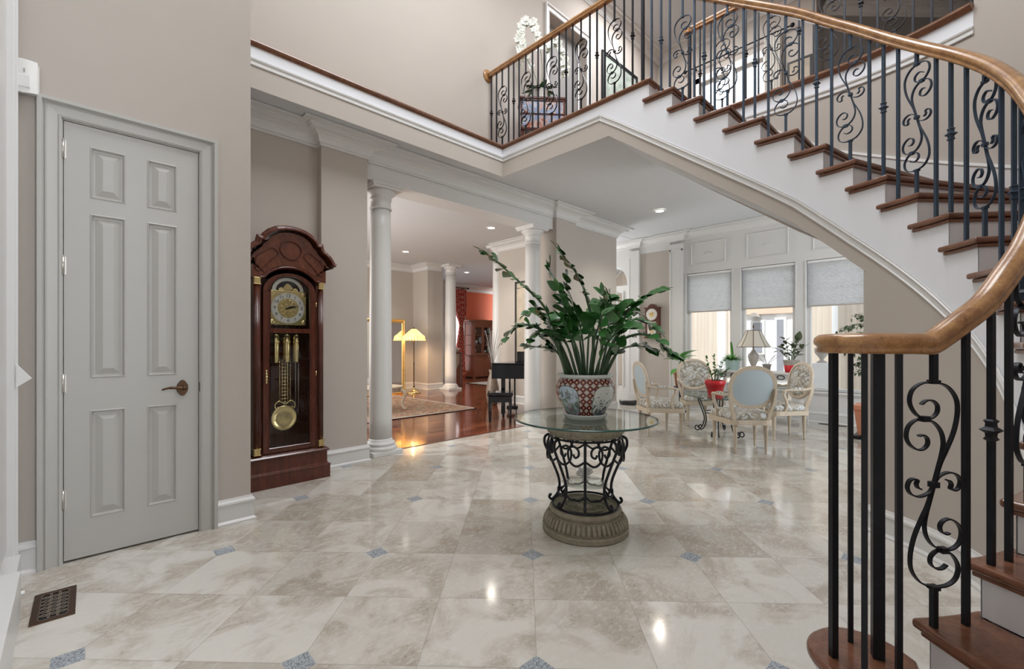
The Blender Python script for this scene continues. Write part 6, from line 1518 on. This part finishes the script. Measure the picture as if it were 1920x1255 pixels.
u.box(-W2+0.02, W2-0.02, -D2+0.04, -D2+0.07, 1.84, 2.0).box(-W2-0.02, W2+0.02, -D2, D2, 1.99, 2.05)
obj('upper_body', u, 'cabwood', cc_, bev=0.004)
for i in range(3):
    x0 = -W2+0.03+i*0.40; x1 = x0+0.395
    g = MB()
    for a, b, c, d in ((x0, x0+0.05, 0.80, 1.84), (x1-0.05, x1, 0.80, 1.84), (x0+0.05, x1-0.05, 0.80, 0.87), (x0+0.05, x1-0.05, 1.78, 1.84)): g.box(a, b, -D2+0.02, -D2+0.045, c, d)
    f = obj('glass_door', g, 'cabwood', cc_, bev=0.003); obj('pane', MB().box(x0+0.05, x1-0.05, -D2+0.03, -D2+0.034, 0.87, 1.78), 'pane', f)
    f = obj('drawer', MB().box(x0+0.01, x1-0.01, -D2-0.015, -D2, 0.56, 0.71), 'cabwood', cc_, bev=0.004); obj('pull', MB().tube([(x0+0.15, -D2-0.03, 0.635), (x1-0.15, -D2-0.03, 0.635)], 0.005, 6), 'brass', f)
    f = obj('cupboard_door', MB().box(x0+0.01, x1-0.01, -D2-0.015, -D2, 0.11, 0.53).box(x0+0.06, x1-0.06, -D2-0.022, -D2-0.015, 0.16, 0.48), 'cabwood', cc_, bev=0.004); obj('pull', MB().box(x1-0.03, x1-0.02, -D2-0.03, -D2-0.015, 0.28, 0.38), 'brass', f)
random.seed(8)
pl0 = None
for i in range(3):
    for j, z in enumerate((0.80, 1.16, 1.52)):
        x = 10.62-W2+0.03+i*0.40+0.20
        kind = (i+j) % 2
        if kind == 0:
            if pl0 is None:
                pl0 = obj('display_plate', MB().lathe([(0, 0), (0.09, 0.004), (0.135, 0.022), (0.13, 0.026), (0.085, 0.012), (0, 0.008)], n=28).xf(Matrix.Rotation(math.radians(78), 4, 'X')), 'china')
                tag(pl0, 'patterned plate propped on a shelf inside the china cabinet', 'plate', 'plates in the china cabinet'); o = pl0
            else: o = pl0.copy(); COL.objects.link(o)
            o.location = (x, 12.44, z+0.16)
        else:
            for dx in (-0.075, 0.0, 0.075):
                if i == 0 and j == 1 and dx == -0.075:
                    cup0 = obj('china_cup', MB().lathe([(0, 0), (0.022, 0), (0.012, 0.012), (0.012, 0.05), (0.035, 0.08), (0.036, 0.14), (0.032, 0.14), (0.0, 0.085)], n=16), 'china')
                    tag(cup0, 'patterned cup standing on a shelf inside the china cabinet', 'cup', 'cups in the china cabinet'); o = cup0
                else: o = cup0.copy() if 'cup0' in globals() else None
                if o is None: continue
                if o is not cup0: COL.objects.link(o)
                o.location = (x+dx, 12.30, z+0.0225)
drg = thing('dining_rug', 'pale patterned rug on the floor in front of the china cabinet', 'rug', (10.0, 9.3, 0)); obj('pile', MB().box(-1.43, 1.5, -1.3, 1.43, 0, 0.012), 'leafpale', drg); obj('border', MB().box(-1.43, -1.36, -1.3, 1.43, 0, 0.0135).box(-1.36, 1.5, 1.36, 1.43, 0, 0.0135), 'rug', drg)

# ------------------------------------------------------------------ upper hall
ch = thing('painted_chest', 'small painted chest with a dark wood top on the upper landing under the orchids', 'chest', (4.46, 3.985, UF-0.004), YAW-PI/2+math.radians(4))
obj('top', MB().box(-0.31, 0.31, -0.13, 0.15, 0.735, 0.765), 'mahog', ch, bev=0.005)
obj('body', MB().box(-0.29, 0.29, -0.11, 0.13, 0.36, 0.735), 'chest', ch)
fm = MB()
for a, b, c, d in ((-0.29, -0.27, 0.33, 0.735), (0.27, 0.29, 0.33, 0.735), (-0.29, 0.29, 0.33, 0.36), (-0.29, 0.29, 0.715, 0.735), (-0.29, 0.29, 0.54, 0.55)): fm.box(a, b, -0.122, -0.105, c, d)
obj('front_frame', fm, 'mahog', ch)
for sx in (-1, 1):
    for sy in (-1, 1): obj('leg', MB().box(sx*0.27-0.02, sx*0.27+0.02, sy*0.10-0.02+0.01, sy*0.10+0.03, 0.0, 0.36), 'mahog', ch)
oz = UF-0.004+0.765
oc = thing('potted_orchid', 'white orchid with two arching sprays in a pleated white pot on the upper landing', 'potted plant', (4.44, 4.0, oz), YAW-PI/2)
pr = []
pm_ = MB(); rows = []
for r, z in ((0.06, 0.0), (0.075, 0.03), (0.105, 0.13), (0.10, 0.13), (0.0, 0.12)):
    rows.append([((r+(0.006 if k % 2 else -0.004)*(r > 0))*cos(2*PI*k/40), (r+(0.006 if k % 2 else -0.004)*(r > 0))*sin(2*PI*k/40), z) for k in range(41)])
obj('pot', pm_.grid(rows, smooth=False), 'whitep', oc)
L_, S_, F_ = MB(), MB(), MB(); random.seed(14)
for k in range(9):
    a = 2*PI*k/9+0.2; leaf(L_, (0.02*cos(a), 0.02*sin(a), 0.12), (cos(a), sin(a), random.uniform(0.2, 0.9)), (-cos(a), -sin(a), 2), random.uniform(0.16, 0.24), 0.085, curl=0.4)
def opx(px_, py_): return Vector(((px_-1020)*6.05/841, 0, 1.22-(py_-644)*6.05/841-oz))
def blossom(c, nrm, r):
    n_ = Vector(nrm).normalized(); s_ = n_.cross(Vector((0, 0, 1))).normalized(); u_ = s_.cross(n_)
    for k in range(5):
        a = 2*PI*k/5+PI/2; d = s_*cos(a)+u_*sin(a)+n_*0.15; leaf(F_, c, d, n_, r, r*(0.95 if k % 2 else 0.75), curl=-0.15, n=4)
    F_.ball(c+n_*0.008, 0.008, 4)
sprays = [[(1022, 180), (1024, 140), (1020, 100), (1008, 60), (992, 55), (983, 75), (985, 100), (990, 120)],
          [(1024, 180), (1028, 140), (1034, 100), (1042, 78), (1052, 85), (1062, 105), (1067, 125), (1066, 140)],
          [(1018, 180), (1012, 150), (1002, 125), (992, 110), (984, 112), (981, 125)]]
for sI, sp_ in enumerate(sprays):
    P = spline([opx(*p)+Vector((0, (-0.03, 0.03, 0.06)[sI]*i/3, 0)) for i, p in enumerate(sp_)], 6); P[0] = Vector((0, 0, 0.12)); S_.tube(P, 0.004, 6)
    for k in range(2*6, len(P), 1 if sI < 2 else 2):
        for _ in range(2 if sI < 2 else 1): blossom(P[k]+Vector((random.uniform(-.03, .03), random.uniform(-.05, .02), random.uniform(-.035, .03))), (random.uniform(-.5, .5), -1, random.uniform(-.3, .2)), random.uniform(0.044, 0.056))
obj('stems', S_, 'stem', oc); obj('foliage', L_, 'leaf', oc, keepn=True); obj('blossoms', F_, 'petal', oc, keepn=True)
pf_ = thing('framed_painting', 'dark-framed floral landscape painting on the upper hall wall, right of the doorway', 'picture', (7.02, LED-0.003, 5.65))
obj('frame', MB().sweep([(-0.55, 0, -0.55), (-0.55, 0, 0.55), (0.55, 0, 0.55), (0.55, 0, -0.55)], [(-0.03, 0), (-0.025, 0.03), (0.0, 0.02), (0.02, 0.025), (0.025, 0)], up=(0, -1, 0), closed=True), 'iron', pf_)
obj('canvas', MB().box(-0.53, 0.53, -0.012, -0.002, -0.53, 0.53), 'painting', pf_)
for i, (y, z, lab) in enumerate(((1.93, 5.58, 'small dark-framed print beside the cream curtain on the upper window wall'),)):
    o = thing('framed_print', lab, 'picture', (UX-0.003, y, z))
    obj('frame', MB().sweep([(0, -0.16, -0.24), (0, -0.16, 0.24), (0, 0.16, 0.24), (0, 0.16, -0.24)], [(-0.015, 0), (-0.015, 0.02), (0.012, 0.02), (0.012, 0)], up=(-1, 0, 0), closed=True), 'blackp', o)
    obj('print', MB().box(-0.010, -0.001, -0.15, 0.15, -0.23, 0.23), 'abstract', o)
ucn = thing('cream_curtain', 'cream pleated curtain on a dark rod beside the upper window', 'curtain', (UX-0.09, 2.30, 6.36))
obj('drape', MB().grid([[(0.03*cos(2*PI*i/40*6), -0.13+0.26*i/40, -z) for i in range(41)] for z in (0.0, 1.3, 2.62)]), 'sheer', ucn)
r3 = thing('curtain_rod', 'dark curtain rod with scrolled finial above the upper window', 'curtain rod', (UX-0.09, 3.0, 6.38))
obj('rod', MB().tube([(0, -0.95, 0), (0, 0.75, 0)], 0.012, 8), 'iron', r3); obj('finial', MB().ball((0, -0.99, 0), 0.035, 7).ball((0, 0.79, 0), 0.035, 7), 'iron', r3)
obj('bracket', MB().box(0, 0.09, -0.72, -0.70, -0.01, 0.01).box(0, 0.09, 0.60, 0.62, -0.01, 0.01), 'iron', r3)
